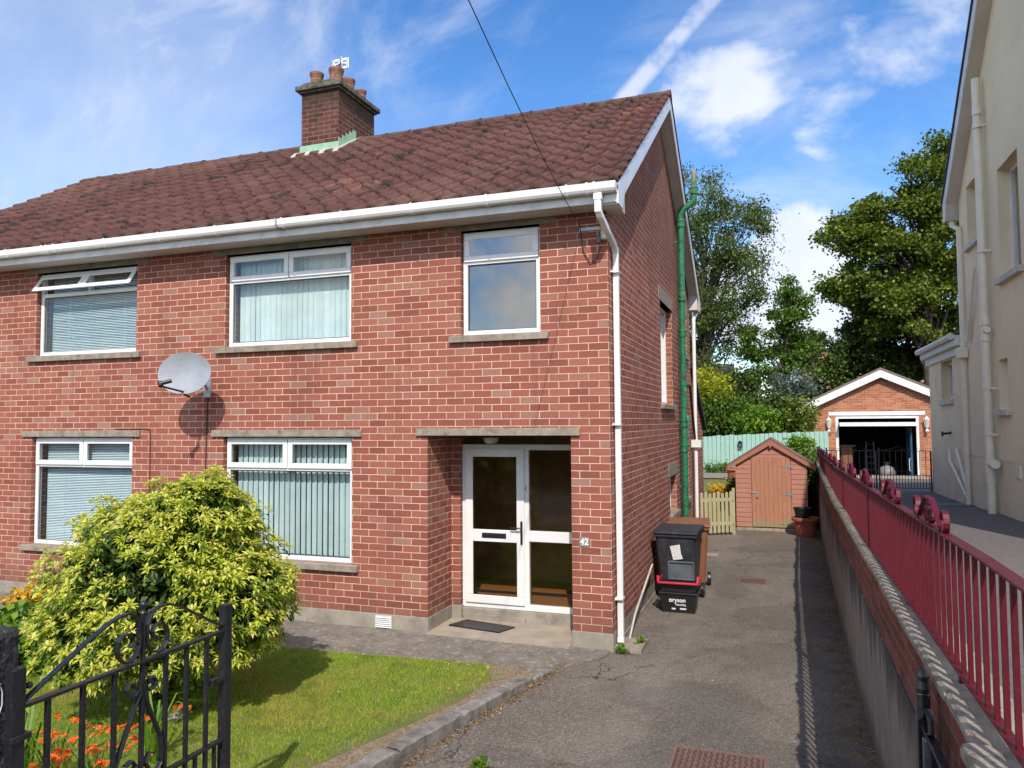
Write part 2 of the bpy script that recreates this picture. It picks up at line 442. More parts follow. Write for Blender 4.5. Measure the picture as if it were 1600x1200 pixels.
def asphalt():
    m, t = mat('driveway_tarmac')
    sp = t.node('ShaderNodeSeparateXYZ', {0: t.P})
    big = t.noise(.9, t.P, 6, .65, .6)
    c = t.ramp(big, [(.3, (0.125, 0.100, 0.076)), (.55, (0.175, 0.144, 0.110)), (.75, (0.215, 0.18, 0.14))])
    v = t.node('ShaderNodeTexVoronoi', {'Vector': t.P, 'Scale': 85.0}, feature='F1')
    vr = t.node('ShaderNodeSeparateColor', {0: v.outputs['Color']})
    c = t.mix(t.smooth(vr.outputs[0], .72, .95, 0, .55), c, (0.34, 0.31, 0.28))
    c = t.mix(t.smooth(vr.outputs[1], .6, 1.0, 0, .6), c, (0.03, 0.028, 0.027))
    # moss and dirt collecting along the foot of the right-hand wall and in patches
    ms = t.noise(2.6, t.P, 6, .7)
    edge = t.smooth(t.math('ADD', sp.outputs[0], t.math('MULTIPLY', t.math('SUBTRACT', ms, .5), 1.2)), 1.95, 2.4)
    mcol = t.mix(t.smooth(t.noise(7, t.P, 4), .45, .6), (0.07, 0.065, 0.028), (0.20, 0.12, 0.03))
    c = t.mix(t.math('MULTIPLY', edge, .7), c, mcol)
    pt = t.smooth(t.noise(1.7, t.vmath('ADD', t.P, (7, 3, 0)), 6, .7), .60, .72, 0, .35)
    c = t.mix(pt, c, (0.13, 0.13, 0.04))
    rep = t.smooth(t.noise(.55, t.vmath('ADD', t.P, (3, 11, 0)), 3, .5), .52, .55, 0, .28)
    c = t.mix(rep, c, (0.05, 0.047, 0.045))
    cv = t.node('ShaderNodeTexVoronoi', {'Vector': t.vmath('ADD', t.P, t.vmath('SCALE', t.noise(1.6, t.P, 4, .6, out=1), scale=.9)), 'Scale': .55}, feature='DISTANCE_TO_EDGE')
    crk = t.smooth(cv.outputs['Distance'], .008, .002, 0, .75)
    crk = t.math('MULTIPLY', crk, t.smooth(t.noise(.8, t.vmath('ADD', t.P, (2, 9, 4)), 3), .48, .56))
    c = t.mix(crk, c, (0.018, 0.017, 0.015))
    ty = t.math('MULTIPLY', t.smooth(t.math('ABSOLUTE', t.math('SUBTRACT', sp.outputs[0], t.math('ADD', .55, t.math('MULTIPLY', sp.outputs[1], .02)))), .28, .1, 0, .22), t.smooth(ms, .35, .6))
    c = t.mix(ty, c, (0.26, 0.235, 0.20))
    oil = t.smooth(t.noise(1.2, t.vmath('ADD', t.P, (21, 4, 0)), 3, .5), .66, .74, 0, .55)
    c = t.mix(oil, c, (0.03, 0.027, 0.025))
    t.put(t.bsdf.inputs['Base Color'], c)
    t.bsdf.inputs['Roughness'].default_value = .85
    bump(t, t.math('ADD', v.outputs['Distance'], t.math('MULTIPLY', big, 2.0)), .55, .012)
    return m


M['asphalt'] = asphalt()
M['path'] = plain('old_path_concrete', (0.215, 0.185, 0.15), (0.14, 0.12, 0.098), 4.0, 0.95, (90, 0.8, 0.006), dirt=((0.46, 0.43, 0.38), 20.0, 0.6))
M['porch_floor'] = plain('porch_concrete', (0.40, 0.33, 0.25), (0.30, 0.25, 0.20), 3.0, 0.9, (80, 0.3, 0.004), dirt=((0.17, 0.15, 0.13), 4.0, 0.5))
M['nb_drive'] = plain('neighbour_tarmac', (0.155, 0.135, 0.125), (0.105, 0.092, 0.085), 30, 0.9, (90, 0.7, 0.006))
M['kerb'] = plain('kerb_concrete', (0.27, 0.24, 0.21), (0.13, 0.115, 0.10), 7, 0.95, (50, 0.8, 0.01), dirt=((0.05, 0.05, 0.045), 6.0, 0.6))
M['lawn_soil'] = plain('lawn_turf', (0.10, 0.13, 0.02), (0.16, 0.15, 0.05), 3.0, 1.0, (40, 0.8, 0.02), dirt=((0.25, 0.19, 0.11), 4.0, 0.4))
M['straw'] = plain('dry_grass_edge', (0.34, 0.26, 0.17), (0.17, 0.12, 0.08), 40, 1.0, (60, 1.0, 0.02))


def rendered_wall():
    m, t = mat('stained_wall_render')
    sp = t.node('ShaderNodeSeparateXYZ', {0: t.P})
    n = t.noise(3, t.scalev(t.P, (1, 1.2, .5)), 6, .7)
    c = t.ramp(n, [(.3, (0.20, 0.165, 0.13)), (.7, (0.34, 0.29, 0.24))])
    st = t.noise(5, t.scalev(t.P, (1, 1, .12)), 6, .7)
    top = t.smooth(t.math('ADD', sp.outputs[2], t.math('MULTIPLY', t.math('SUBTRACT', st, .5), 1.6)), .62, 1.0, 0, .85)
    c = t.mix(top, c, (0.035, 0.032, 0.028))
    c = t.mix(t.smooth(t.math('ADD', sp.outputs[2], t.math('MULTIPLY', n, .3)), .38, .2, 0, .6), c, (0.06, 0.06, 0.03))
    t.put(t.bsdf.inputs['Base Color'], c)
    t.bsdf.inputs['Roughness'].default_value = .92
    bump(t, t.noise(28, t.P, 4), .5, .01)
    return m


M['wall_render'] = rendered_wall()
M['coping'] = plain('worn_coping_concrete', (0.40, 0.34, 0.26), (0.24, 0.195, 0.145), 11, 0.95, (42, 1.0, 0.012), dirt=((0.07, 0.06, 0.045), 9.0, 0.6), stretch=(1, .35, 1))


def wood(name, base, dark, faded=None, axis='z', fz=0.4):
    m, t = mat(name)
    st = {'z': (9, 9, .7), 'x': (.7, 9, 9)}[axis]
    n = t.noise(4, t.scalev(t.P, st), 6, .6)
    c = t.ramp(n, [(.3, dark), (.7, base)])
    kn = t.noise(16, t.P, 3, .5)
    c = t.mix(t.smooth(kn, .70, .76, 0, .7), c, tuple(x * .35 for x in dark))
    if faded:
        sp = t.node('ShaderNodeSeparateXYZ', {0: t.P})
        jag = t.noise(5, t.scalev(t.P, (2.2, 1, .3)), 3, .7)
        c = t.mix(t.smooth(t.math('ADD', sp.outputs[2], t.math('MULTIPLY', t.math('SUBTRACT', jag, .5), .8)), fz, fz - .04, 0, .9), c, faded)
    t.put(t.bsdf.inputs['Base Color'], c)
    t.bsdf.inputs['Roughness'].default_value = .75
    bump(t, n, .3, .004)
    return m


M['shed_wall'] = wood('red_stained_cladding', (0.50, 0.235, 0.175), (0.40, 0.165, 0.12), axis='x')
M['shed_door'] = wood('orange_stained_boards', (0.47, 0.22, 0.13), (0.35, 0.15, 0.085), faded=(0.30, 0.25, 0.14), fz=.26)
M['shed_trim'] = wood('shed_trim_wood', (0.30, 0.10, 0.06), (0.22, 0.07, 0.045))
M['pale_wood'] = wood('mossy_pale_timber', (0.50, 0.43, 0.26), (0.33, 0.30, 0.17))
M['green_fence'] = wood('mint_painted_boards', (0.36, 0.58, 0.50), (0.29, 0.50, 0.43))
M['felt'] = plain('roofing_felt', (0.20, 0.11, 0.085), rough=.95)

# foliage
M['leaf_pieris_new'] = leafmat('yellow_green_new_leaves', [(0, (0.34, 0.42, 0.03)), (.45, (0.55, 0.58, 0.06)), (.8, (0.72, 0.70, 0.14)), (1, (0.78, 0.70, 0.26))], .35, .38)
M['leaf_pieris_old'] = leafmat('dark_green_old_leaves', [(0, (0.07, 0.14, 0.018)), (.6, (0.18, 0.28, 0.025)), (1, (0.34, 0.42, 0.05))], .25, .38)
M['leaf_oak'] = leafmat('broad_green_leaves', [(0, (0.06, 0.10, 0.014)), (.5, (0.13, 0.185, 0.02)), (.85, (0.19, 0.25, 0.028)), (1, (0.27, 0.31, 0.045))], .32, .5)
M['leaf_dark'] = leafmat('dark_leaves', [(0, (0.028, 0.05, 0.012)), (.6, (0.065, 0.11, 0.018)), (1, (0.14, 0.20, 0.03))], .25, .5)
M['leaf_ash'] = leafmat('light_feathery_leaves', [(0, (0.06, 0.10, 0.025)), (.5, (0.11, 0.17, 0.04)), (1, (0.22, 0.27, 0.07))], .42, .5)
M['leaf_mid'] = leafmat('mid_green_leaves', [(0, (0.04, 0.09, 0.012)), (.5, (0.09, 0.17, 0.02)), (1, (0.18, 0.28, 0.03))], .35, .45)
M['leaf_gold'] = leafmat('golden_green_leaves', [(0, (0.20, 0.25, 0.01)), (.5, (0.36, 0.40, 0.02)), (1, (0.5, 0.5, 0.05))], .4, .5)
M['leaf_bright'] = leafmat('bright_green_leaves', [(0, (0.07, 0.17, 0.01)), (.5, (0.14, 0.28, 0.02)), (1, (0.26, 0.38, 0.04))], .4, .45)
M['leaf_silver'] = leafmat('blue_green_leaves', [(0, (0.07, 0.10, 0.08)), (1, (0.19, 0.24, 0.19))], .3, .5)
M['leaf_purple'] = leafmat('purple_brown_leaves', [(0, (0.03, 0.018, 0.014)), (1, (0.11, 0.06, 0.045))], .2, .5)
def grass_mat():
    m = leafmat('lawn_blades', [(0, (0.20, 0.34, 0.014)), (.6, (0.33, 0.50, 0.024)), (.9, (0.50, 0.58, 0.06)), (1, (0.66, 0.56, 0.22))], .4, .6)
    t = NT(m.node_tree)
    ramp = [n for n in t.n if n.type == 'VALTORGB'][0]
    geo = [n for n in t.n if n.type == 'NEW_GEOMETRY'][0]
    a = t.noise(1.15, geo.outputs['Position'], 5, .65)
    c = t.mix(t.smooth(a, .46, .60, 0, .75), ramp.outputs[0], (0.50, 0.46, 0.07))
    b_ = t.noise(4.5, geo.outputs['Position'], 4, .6)
    c = t.mix(t.smooth(b_, .52, .66, 0, .55), c, (0.11, 0.24, 0.012))
    for n in t.n:
        if n.type == 'BSDF_PRINCIPLED':
            t.l.new(c, n.inputs['Base Color'])
        if n.type == 'BSDF_TRANSLUCENT':
            t.l.new(c, n.inputs['Color'])
    return m


M['grass'] = grass_mat()
M['grass_long'] = leafmat('long_grass', [(0, (0.20, 0.29, 0.014)), (.5, (0.33, 0.42, 0.025)), (.85, (0.47, 0.49, 0.06)), (1, (0.60, 0.52, 0.2))], .4, .6, clump=.55, clumpcol=(0.33, 0.30, 0.05), cs=1.6)
M['flower_orange'] = leafmat('orange_petals', [(0, (0.75, 0.06, 0.01)), (.5, (0.85, 0.13, 0.015)), (1, (0.9, 0.32, 0.02))], .35, .5)
M['flower_yellow'] = leafmat('yellow_flowers', [(0, (0.55, 0.30, 0.02)), (1, (0.75, 0.50, 0.03))], .3, .6)
M['daisy'] = leafmat('white_daisy_petals', [(0, (0.75, 0.75, 0.72)), (1, (0.85, 0.85, 0.85))], .2, .6)
M['dead_leaf'] = leafmat('dead_leaves', [(0, (0.14, 0.06, 0.02)), (.6, (0.30, 0.15, 0.05)), (1, (0.5, 0.34, 0.12))], .2, .7)


# ------------------------------------------------------------------ object helpers
def meta(o, label=None, cat=None, group=None, kind=None):
    if label:
        o['label'] = label
    if cat:
        o['category'] = cat
    if group:
        o['group'] = group
    if kind:
        o['kind'] = kind
    return o


def thing(name, loc, label, cat, group=None):
    o = bpy.data.objects.new(name, None)
    o.empty_display_size = 0.1
    COL.objects.link(o)
    o.location = loc
    o['_w'] = list(loc)
    return meta(o, label, cat, group)


def worigin(p):
    v = Vector((0, 0, 0))
    while p is not None:
        v += p.location
        p = p.parent
    return v


def newobj(name, me, parent=None, **kw):
    o = bpy.data.objects.new(name, me)
    COL.objects.link(o)
    if parent is not None:
        o.parent = parent
    return meta(o, **kw)


class B:
    def __init__(s):
        s.v, s.f, s.m, s.marks = [], [], [], []

    def add(s, vs, fs, m=0):
        k = len(s.v)
        s.marks.append((k, len(s.f)))
        s.v += [tuple(x) for x in vs]
        s.f += [tuple(i + k for i in f) for f in fs]
        s.m += [m] * len(fs)
        return s

    def box(s, x0, x1, y0, y1, z0, z1, m=0):
        vs = [(x0, y0, z0), (x1, y0, z0), (x1, y1, z0), (x0, y1, z0), (x0, y0, z1), (x1, y0, z1), (x1, y1, z1), (x0, y1, z1)]
        return s.add(vs, [(0, 3, 2, 1), (4, 5, 6, 7), (0, 1, 5, 4), (1, 2, 6, 5), (2, 3, 7, 6), (3, 0, 4, 7)], m)

    def prism(s, pts, axis, a, b, m=0):
        """pts: 2-D outline in the two other axes (in axis order), extruded from a to b"""
        n = len(pts)

        def mk(p, q):
            return {0: (q, p[0], p[1]), 1: (p[0], q, p[1]), 2: (p[0], p[1], q)}[axis]
        vs = [mk(p, a) for p in pts] + [mk(p, b) for p in pts]
        fs = [tuple(range(n))[::-1], tuple(range(n, 2 * n))] + [(i, (i + 1) % n, n + (i + 1) % n, n + i) for i in range(n)]
        return s.add(vs, fs, m)

    def tube(s, pts, r, n=8, m=0, cap=True, rs=None):
        pts = [Vector(p) for p in pts]
        k = len(pts)
        rs = rs or [r] * k
        rings = []
        prev = None
        for i, p in enumerate(pts):
            t = (pts[min(i + 1, k - 1)] - pts[max(i - 1, 0)]).normalized()
            if prev is None:
                a = Vector((0, 0, 1)) if abs(t.z) < .9 else Vector((1, 0, 0))
                u = t.cross(a).normalized()
            else:
                u = (prev - t * prev.dot(t)).normalized()
            prev = u
            w = t.cross(u)
            rings.append([p + (u * math.cos(2 * math.pi * j / n) + w * math.sin(2 * math.pi * j / n)) * rs[i] for j in range(n)])
        vs = [q for rg in rings for q in rg]
        fs = [(i * n + j, i * n + (j + 1) % n, (i + 1) * n + (j + 1) % n, (i + 1) * n + j) for i in range(k - 1) for j in range(n)]
        if cap:
            fs += [tuple(range(n))[::-1], tuple((k - 1) * n + j for j in range(n))]
        return s.add(vs, fs, m)

    def lathe(s, c, prof, n=20, m=0):
        """prof: list of (r, z) from bottom to top round the vertical through c"""
        vs, fs = [], []
        k = len(prof)
        for r, z in prof:
            for j in range(n):
                a = 2 * math.pi * j / n
                vs.append((c[0] + r * math.cos(a), c[1] + r * math.sin(a), c[2] + z))
        for i in range(k - 1):
            for j in range(n):
                fs.append((i * n + j, i * n + (j + 1) % n, (i + 1) * n + (j + 1) % n, (i + 1) * n + j))
        fs.append(tuple(range(n))[::-1])
        fs.append(tuple((k - 1) * n + j for j in range(n)))
        return s.add(vs, fs, m)

    def strip(s, pts, w, t, up, m=0):
        """flat bar following pts; up = direction of its width"""
        pts = [Vector(p) for p in pts]
        up = Vector(up).normalized()
        k = len(pts)
        vs = []
        for i, p in enumerate(pts):
            d = (pts[min(i + 1, k - 1)] - pts[max(i - 1, 0)]).normalized()
            nrm = d.cross(up).normalized()
            for a, b_ in ((-1, -1), (1, -1), (1, 1), (-1, 1)):
                vs.append(p + up * (a * w / 2) + nrm * (b_ * t / 2))
        fs = [(i * 4 + j, i * 4 + (j + 1) % 4, (i + 1) * 4 + (j + 1) % 4, (i + 1) * 4 + j) for i in range(k - 1) for j in range(4)]
        fs += [(3, 2, 1, 0), tuple((k - 1) * 4 + j for j in range(4))]
        return s.add(vs, fs, m)

    def objs(s, name, mats, parent=None, **kw):
        """one object per add() call: every piece its own part"""
        out = []
        for (v0, f0), (v1, f1) in zip(s.marks, s.marks[1:] + [(len(s.v), len(s.f))]):
            q = B()
            q.v = s.v[v0:v1]
            q.f = [tuple(i - v0 for i in f) for f in s.f[f0:f1]]
            q.m = s.m[f0:f1]
            out.append(q.obj(name, mats, parent, **kw))
        return out

    def obj(s, name, mats, parent=None, bevel=0.0, smooth=False, **kw):
        org = worigin(parent)
        me = bpy.data.meshes.new(name)
        me.from_pydata([(a - org.x, b - org.y, c - org.z) for a, b, c in s.v], [], s.f)
        if not isinstance(mats, (list, tuple)):
            mats = [mats]
        for mm in mats:
            me.materials.append(M[mm] if isinstance(mm, str) else mm)
        me.polygons.foreach_set('material_index', s.m)
        if smooth:
            me.polygons.foreach_set('use_smooth', [True] * len(me.polygons))
        me.update()
        o = newobj(name, me, parent, **kw)
        if smooth and smooth != 'all':
            try:
                me.set_sharp_from_angle(angle=math.radians(40))
            except Exception:
                pass
        if bevel:
            b = o.modifiers.new('bevel', 'BEVEL')
            b.width = bevel
            b.segments = 2
            b.limit_method = 'ANGLE'
            b.angle_limit = math.radians(50)
        return o


def mesh_np(name, V, Fq, mats, parent=None, midx=None, tint=None, smooth=False, **kw):
    """V (n,3), Fq (m,k) numpy -> object"""
    org = worigin(parent)
    V = np.asarray(V, np.float32) - np.array([org.x, org.y, org.z], np.float32)
    Fq = np.asarray(Fq, np.int32)
    me = bpy.data.meshes.new(name)
    me.vertices.add(len(V))
    me.vertices.foreach_set('co', V.ravel())
    k = Fq.shape[1]
    me.loops.add(Fq.size)
    me.loops.foreach_set('vertex_index', Fq.ravel())
    me.polygons.add(len(Fq))
    me.polygons.foreach_set('loop_start', np.arange(0, Fq.size, k, dtype=np.int32))
    for mm in (mats if isinstance(mats, (list, tuple)) else [mats]):
        me.materials.append(M[mm])
    if midx is not None:
        me.polygons.foreach_set('material_index', np.asarray(midx, np.int32))
    if smooth:
        me.polygons.foreach_set('use_smooth', np.ones(len(Fq), bool))
    me.update(calc_edges=True)
    if tint is not None:
        at = me.attributes.new('tint', 'FLOAT', 'FACE')
        at.data.foreach_set('value', np.asarray(tint, np.float32))
    return newobj(name, me, parent, **kw)


def leaf_quads(C, L, Wd, rng, up=0.3, droop=0.0, dirs=None):
    """one folded diamond leaf per centre -> verts (4n,3), quads (n,4)"""
    n = len(C)
    d = rng.normal(size=(n, 3)) if dirs is None else dirs + rng.normal(size=(n, 3)) * .25
    d[:, 2] -= droop
    d /= np.linalg.norm(d, axis=1)[:, None]
    nr = rng.normal(size=(n, 3))
    nr[:, 2] += up * 4
    w = np.cross(d, nr)
    w /= np.linalg.norm(w, axis=1)[:, None] + 1e-9
    nn_ = np.cross(w, d)
    L = (L * rng.uniform(.7, 1.3, n))[:, None]
    Wd = (Wd * rng.uniform(.7, 1.3, n))[:, None]
    V = np.stack([C, C + d * L * .45 + w * Wd + nn_ * L * .1, C + d * L, C + d * L * .45 - w * Wd + nn_ * L * .1], 1).reshape(-1, 3)
    Fq = np.arange(4 * n).reshape(n, 4)
    return V, Fq


def holed(b, axis, u0, u1, z0, z1, d0, d1, holes, m=0):
    """wall slab: u along x (axis 'y') or along y (axis 'x'), d0..d1 its thickness, rectangular holes (u0,u1,z0,z1)"""
    us = sorted({u0, u1} | {h[0] for h in holes} | {h[1] for h in holes})
    zs = sorted({z0, z1} | {h[2] for h in holes} | {h[3] for h in holes})
    us = [u for u in us if u0 <= u <= u1]
    zs = [z for z in zs if z0 <= z <= z1]

    def solid(i, j):
        if i < 0 or j < 0 or i >= len(us) - 1 or j >= len(zs) - 1:
            return False
        cu, cz = (us[i] + us[i + 1]) / 2, (zs[j] + zs[j + 1]) / 2
        return not any(h[0] < cu < h[1] and h[2] < cz < h[3] for h in holes)

    def P(u, d, z):
        return (u, d, z) if axis == 'y' else (d, u, z)
    for i in range(len(us) - 1):
        for j in range(len(zs) - 1):
            if not solid(i, j):
                continue
            a, c, e, g = us[i], us[i + 1], zs[j], zs[j + 1]
            b.add([P(a, d0, e), P(c, d0, e), P(c, d0, g), P(a, d0, g)], [(0, 1, 2, 3)], m)
            b.add([P(a, d1, e), P(c, d1, e), P(c, d1, g), P(a, d1, g)], [(3, 2, 1, 0)], m)
            for di, dj, q in ((-1, 0, (P(a, d0, e), P(a, d1, e), P(a, d1, g), P(a, d0, g))), (1, 0, (P(c, d0, e), P(c, d1, e), P(c, d1, g), P(c, d0, g))),
                              (0, -1, (P(a, d0, e), P(c, d0, e), P(c, d1, e), P(a, d1, e))), (0, 1, (P(a, d0, g), P(c, d0, g), P(c, d1, g), P(a, d1, g)))):
                if not solid(i + di, j + dj):
                    b.add(q, [(0, 1, 2, 3)], m)
    return b


# ================================================================== SETTING
def sheet(name, pts, z, mt, kind='structure', **kw):
    b = B()
    b.add([(x, y, z if not callable(z) else z(x, y)) for x, y in pts], [tuple(range(len(pts)))])
    return b.obj(name, mt, kind=kind, **kw)


# the earth, to the horizon, with a hole-free sheet a little under everything else
sheet('ground', [(-600, -600), (600, -600), (600, 600), (-600, 600)], -0.06, 'soil')
sheet('road', [(-60, -18), (60, -18), (60, -9.6), (-60, -9.6)], -0.035, 'road')
sheet('pavement', [(-60, -9.6), (60, -9.6), (60, -7.2), (-60, -7.2)], -0.03, 'path')


def wallx(y):
    """x of the neighbour side face of the retaining wall's foot"""
    return 2.355 + 0.0045 * (y + 2) + 0.0135 * max(0.0, y - 3)


b = B()
pts = [(-1.75, -7.2), (wallx(-7.2) + .05, -7.2), (wallx(10.4) + .05, 10.4), (0.72, 10.4), (0.1, 9.2), (-0.3, 9.2), (-0.3, 0.1), (-0.62, -0.35), (-0.55, -1.2), (-0.8, -2.4), (-1.2, -4)]
b.add([(x, y, 0.0) for x, y in pts], [tuple(range(len(pts)))])
b.obj('driveway', 'asphalt', kind='structure')

# path in front of the house, with a rounded end by the driveway
pth = [(-12.5, -1.02), (-3.7, -1.10), (-2.4, -1.05), (-0.8, -0.84), (-0.45, -0.66), (-0.2, -0.47), (-0.06, -0.30), (-0.02, -0.15), (-0.03, 0.02), (-12.5, 0.02)]
b = B()
b.prism(pth, 2, -0.05, 0.022)
b.obj('front_path', 'path', kind='structure')
b = B()
b.prism([(-2.18, -0.08), (-0.46, -0.10), (-0.46, 0.70), (-2.18, 0.70)], 2, -0.04, 0.034)
b.obj('porch_floor', 'porch_floor', kind='structure')

# lawn
LAWN = [(-5.75, -1.13), (-3.7, -1.12), (-2.4, -1.07), (-0.95, -0.95), (-0.62, -1.35), (-0.87, -2.30), (-1.15, -3.35), (-1.50, -4.40), (-1.6, -7.1), (-5.75, -7.1)]
b = B()
b.prism(LAWN, 2, -0.05, 0.055)
b.obj('lawn', 'lawn_soil', kind='structure')
b = B()
edge = [(-0.82, -0.94), (-0.50, -1.13), (-0.70, -2.03), (-0.87, -2.60), (-1.17, -3.48), (-1.52, -4.6), (-1.6, -7.1), (-1.78, -7.1), (-1.75, -4.6), (-1.40, -3.5), (-1.10, -2.62), (-0.92, -2.03), (-0.85, -1.4), (-1.05, -1.03)]
b.prism(edge, 2, -0.05, 0.062)
b.obj('dry_verge', 'straw', kind='structure')
# other half of the semi's front garden
sheet('neighbour_garden', [(-40, -7.2), (-6.05, -7.2), (-6.05, -1.0), (-40, -1.0)], 0.03, 'gravel')
sheet('left_pavement_edge', [(-6.0, -2.6), (-5.2, -2.6), (-5.0, -1.14), (-6.0, -1.14)], 0.066, 'gravel')

# neighbour's driveway above the retaining wall
NB = [(-9, 1.30), (5, 1.07), (7, 0.985), (10, 0.93), (14, 0.86), (19.6, 0.56), (24, 0.5)]


def nbz(y):
    for (a, za), (c, zc) in zip(NB, NB[1:]):
        if y <= c:
            return za + (zc - za) * (max(y, a) - a) / (c - a)
    return NB[-1][1]


b = B()
for (a, za), (c, zc) in zip(NB, NB[1:]):
    b.add([(wallx(a) + .1, a, za), (9.0, a, za), (9.0, c, zc), (wallx(c) + .1, c, zc)], [(0, 1, 2, 3)])
for (a, za), (c, zc) in zip(NB, NB[1:]):
    b.add([(wallx(a) + .1, a, -.05), (wallx(a) + .1, a, za), (wallx(c) + .1, c, zc), (wallx(c) + .1, c, -.05)], [(0, 1, 2, 3)])
b.obj('neighbour_driveway', 'nb_drive', kind='structure')
b = B()
b.box(3.0, 6.1, 17.2, 20.0, 0.40, 0.62)
b.obj('garage_apron', 'porch_floor', kind='structure')

# back garden rising behind the picket gate
b = B()
gy = [(9.3, .02), (10.6, .25), (12.0, .60), (13.0, .84), (13.3, .90), (16.2, .84), (40, .84)]
for (a, za), (c, zc) in zip(gy, gy[1:]):
    b.add([(-14, a, za), (0.66 if a < 11.8 else 2.7, a, za), (0.66 if c < 12.1 else 2.7, c, zc), (-14, c, zc)], [(0, 1, 2, 3)])
b.obj('back_garden', 'lawn_soil', kind='structure')
sheet('back_terrace', [(-6, 13.2), (2.5, 13.2), (2.5, 15.9), (-6, 15.9)], 0.915, 'gravel')
sheet('far_field', [(-80, 16.4), (2.6, 16.4), (2.6, 120), (-80, 120)], 0.30, 'soil')
sheet('far_field_right', [(2.6, 24), (90, 24), (90, 120), (2.6, 120)], 0.30, 'soil')

# kerb along the lawn: a chain of concrete edging lengths
kb = [(-0.42, -0.80), (-0.50, -1.20), (-0.58, -1.60), (-0.73, -2.32), (-0.89, -3.13), (-1.10, -4.0), (-1.32, -5.0), (-1.45, -7.1)]
kh = [0.03, 0.06, 0.085, 0.10, 0.115, 0.12, 0.12, 0.12]
b = B()
rr = random.Random(3)
for i in range(len(kb) - 1):
    p, q = Vector(kb[i]), Vector(kb[i + 1])
    d = (q - p).normalized()
    nrm = Vector((d.y, -d.x)) * (-1 if Vector((d.y, -d.x)).x > 0 else 1)
    w = 0.125
    j = rr.uniform(-.006, .006)
    k = 12
    hj = [rr.uniform(-.006, .006) for _ in range(k + 1)]
    ej = [rr.uniform(-.007, .007) for _ in range(k + 1)]
    hj[0] = hj[-1] = -.012
    ej[0] = ej[-1] = 0
    for s_ in range(k):
        a, c = s_ / k, (s_ + 1) / k
        pa, pc = p.lerp(q, a), p.lerp(q, c)
        ha, hc = kh[i] + (kh[i + 1] - kh[i]) * a + j, kh[i] + (kh[i + 1] - kh[i]) * c + j
        ha, hc = ha + hj[s_], hc + hj[s_ + 1]
        pa = pa + nrm * ej[s_]
        pc = pc + nrm * ej[s_ + 1]
        o_ = [(pa.x, pa.y, -.05), (pc.x, pc.y, -.05), (pc.x, pc.y, hc - .012), (pa.x, pa.y, ha - .012)]
        o2 = [(pa.x + nrm.x * .02, pa.y + nrm.y * .02, ha), (pc.x + nrm.x * .02, pc.y + nrm.y * .02, hc)]
        o3 = [(pa.x + nrm.x * w, pa.y + nrm.y * w, ha), (pc.x + nrm.x * w, pc.y + nrm.y * w, hc), (pc.x + nrm.x * w, pc.y + nrm.y * w, -.05), (pa.x + nrm.x * w, pa.y + nrm.y * w, -.05)]
        b.add(o_ + o2 + o3, [(0, 1, 2, 3), (3, 2, 5, 4), (4, 5, 7, 6), (6, 7, 8, 9)])
b.obj('lawn_kerb', 'kerb', kind='structure')

# ================================================================== THE HOUSE
house = thing('semi_detached_house', (0, 0, 0), 'two-storey red brick semi-detached house with white windows and a dark red tiled roof', 'house')
XL, XR, YB = -12.0, 0.0, 7.9
ZP, ZW = 0.19, 4.80        # top of plinth, top of front wall
SL = 0.63                  # roof slope
RY, RZ = 3.95, 7.66        # ridge
win = {'UL': (-8.55, -6.65, 3.48, 4.70), 'UM': (-5.14, -3.23, 3.48, 4.70), 'UR': (-1.76, -0.78, 3.48, 4.71),
       'LL': (-8.58, -6.68, 0.75, 2.30), 'LM': (-5.15, -3.21, 0.75, 2.30)}
mir = (-11.02, -10.04, 3.48, 4.71)
holes = list(win.values()) + [mir, (-2.19, -0.44, 0.0, 2.31)]
b = B()
holed(b, 'y', XL, XR, ZP, ZW, 0.0, 0.25, holes)
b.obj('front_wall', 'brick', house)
b = B()
gh = [(3.80, 5.12, 2.73, 4.37), (6.30, 7.30, 3.74, 4.55), (4.58, 5.42, 0.92, 1.55), (6.30, 7.30, 0.98, 2.13)]
holed(b, 'x', 0.2501, YB, ZP, ZW, 0.0, -0.25, gh)
b.prism([(-0.0, ZW), (YB, ZW), (RY, RZ - .18 + .01)], 0, 0.0, -0.25)
b.obj('gable_wall', 'brick', house)
b = B()
b.box(XL, -.2501, YB - .25, YB, -.05, ZW)
b.box(XL, XL + .25, .2501, YB - .2501, -.05, ZW)
b.prism([(0, ZW), (YB, ZW), (RY, RZ - .18)], 0, XL, XL + .25)
b.obj('back_wall', 'brick', house)
# plinth, 12 mm proud of the brick
b = B()
b.box(XL - .012, -2.19 + .012, -.012, .0, -.05, ZP)
b.box(-0.44 - .012, .012, -.012, .0, -.05, ZP)
b.box(XL, -2.19, .0, .25, -.05, ZP)
b.box(-.44, 0, .0, .25, -.05, ZP)
b.box(-2.19, -2.19 + .012, .0, .68, -.05, ZP)
b.box(-.44 - .012, -.44, .0, .75, -.05, ZP)
b.box(0, .012, 0, YB, -.05, .04)
b.box(-.25, 0, .25, YB, -.05, ZP)
b.obj('plinth', 'render_grey', house, bevel=.004)
# porch recess
b = B()
b.box(-2.45, -2.19, .2501, .82, ZP, 2.31)
b.box(-2.19, -2.07, .68, .82, ZP, 2.31)
b.box(-.44, -.2502, .2501, .82, ZP, 2.31)
b.objs('porch_wall', 'brick', house)
b = B()
b.box(-2.45, -2.19, .2501, .82, -.05, ZP)
b.box(-2.19, -2.05, .665, .82, -.05, ZP)
b.box(-2.05, -.44, .70, .82, -.05, .165)
b.box(-2.02, -1.22, .672, .70, -.05, .10)
b.obj('door_step', 'render_grey', house, bevel=.004)
b = B()
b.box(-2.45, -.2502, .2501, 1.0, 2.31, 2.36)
b.obj('porch_ceiling', 'conc_dark', house)

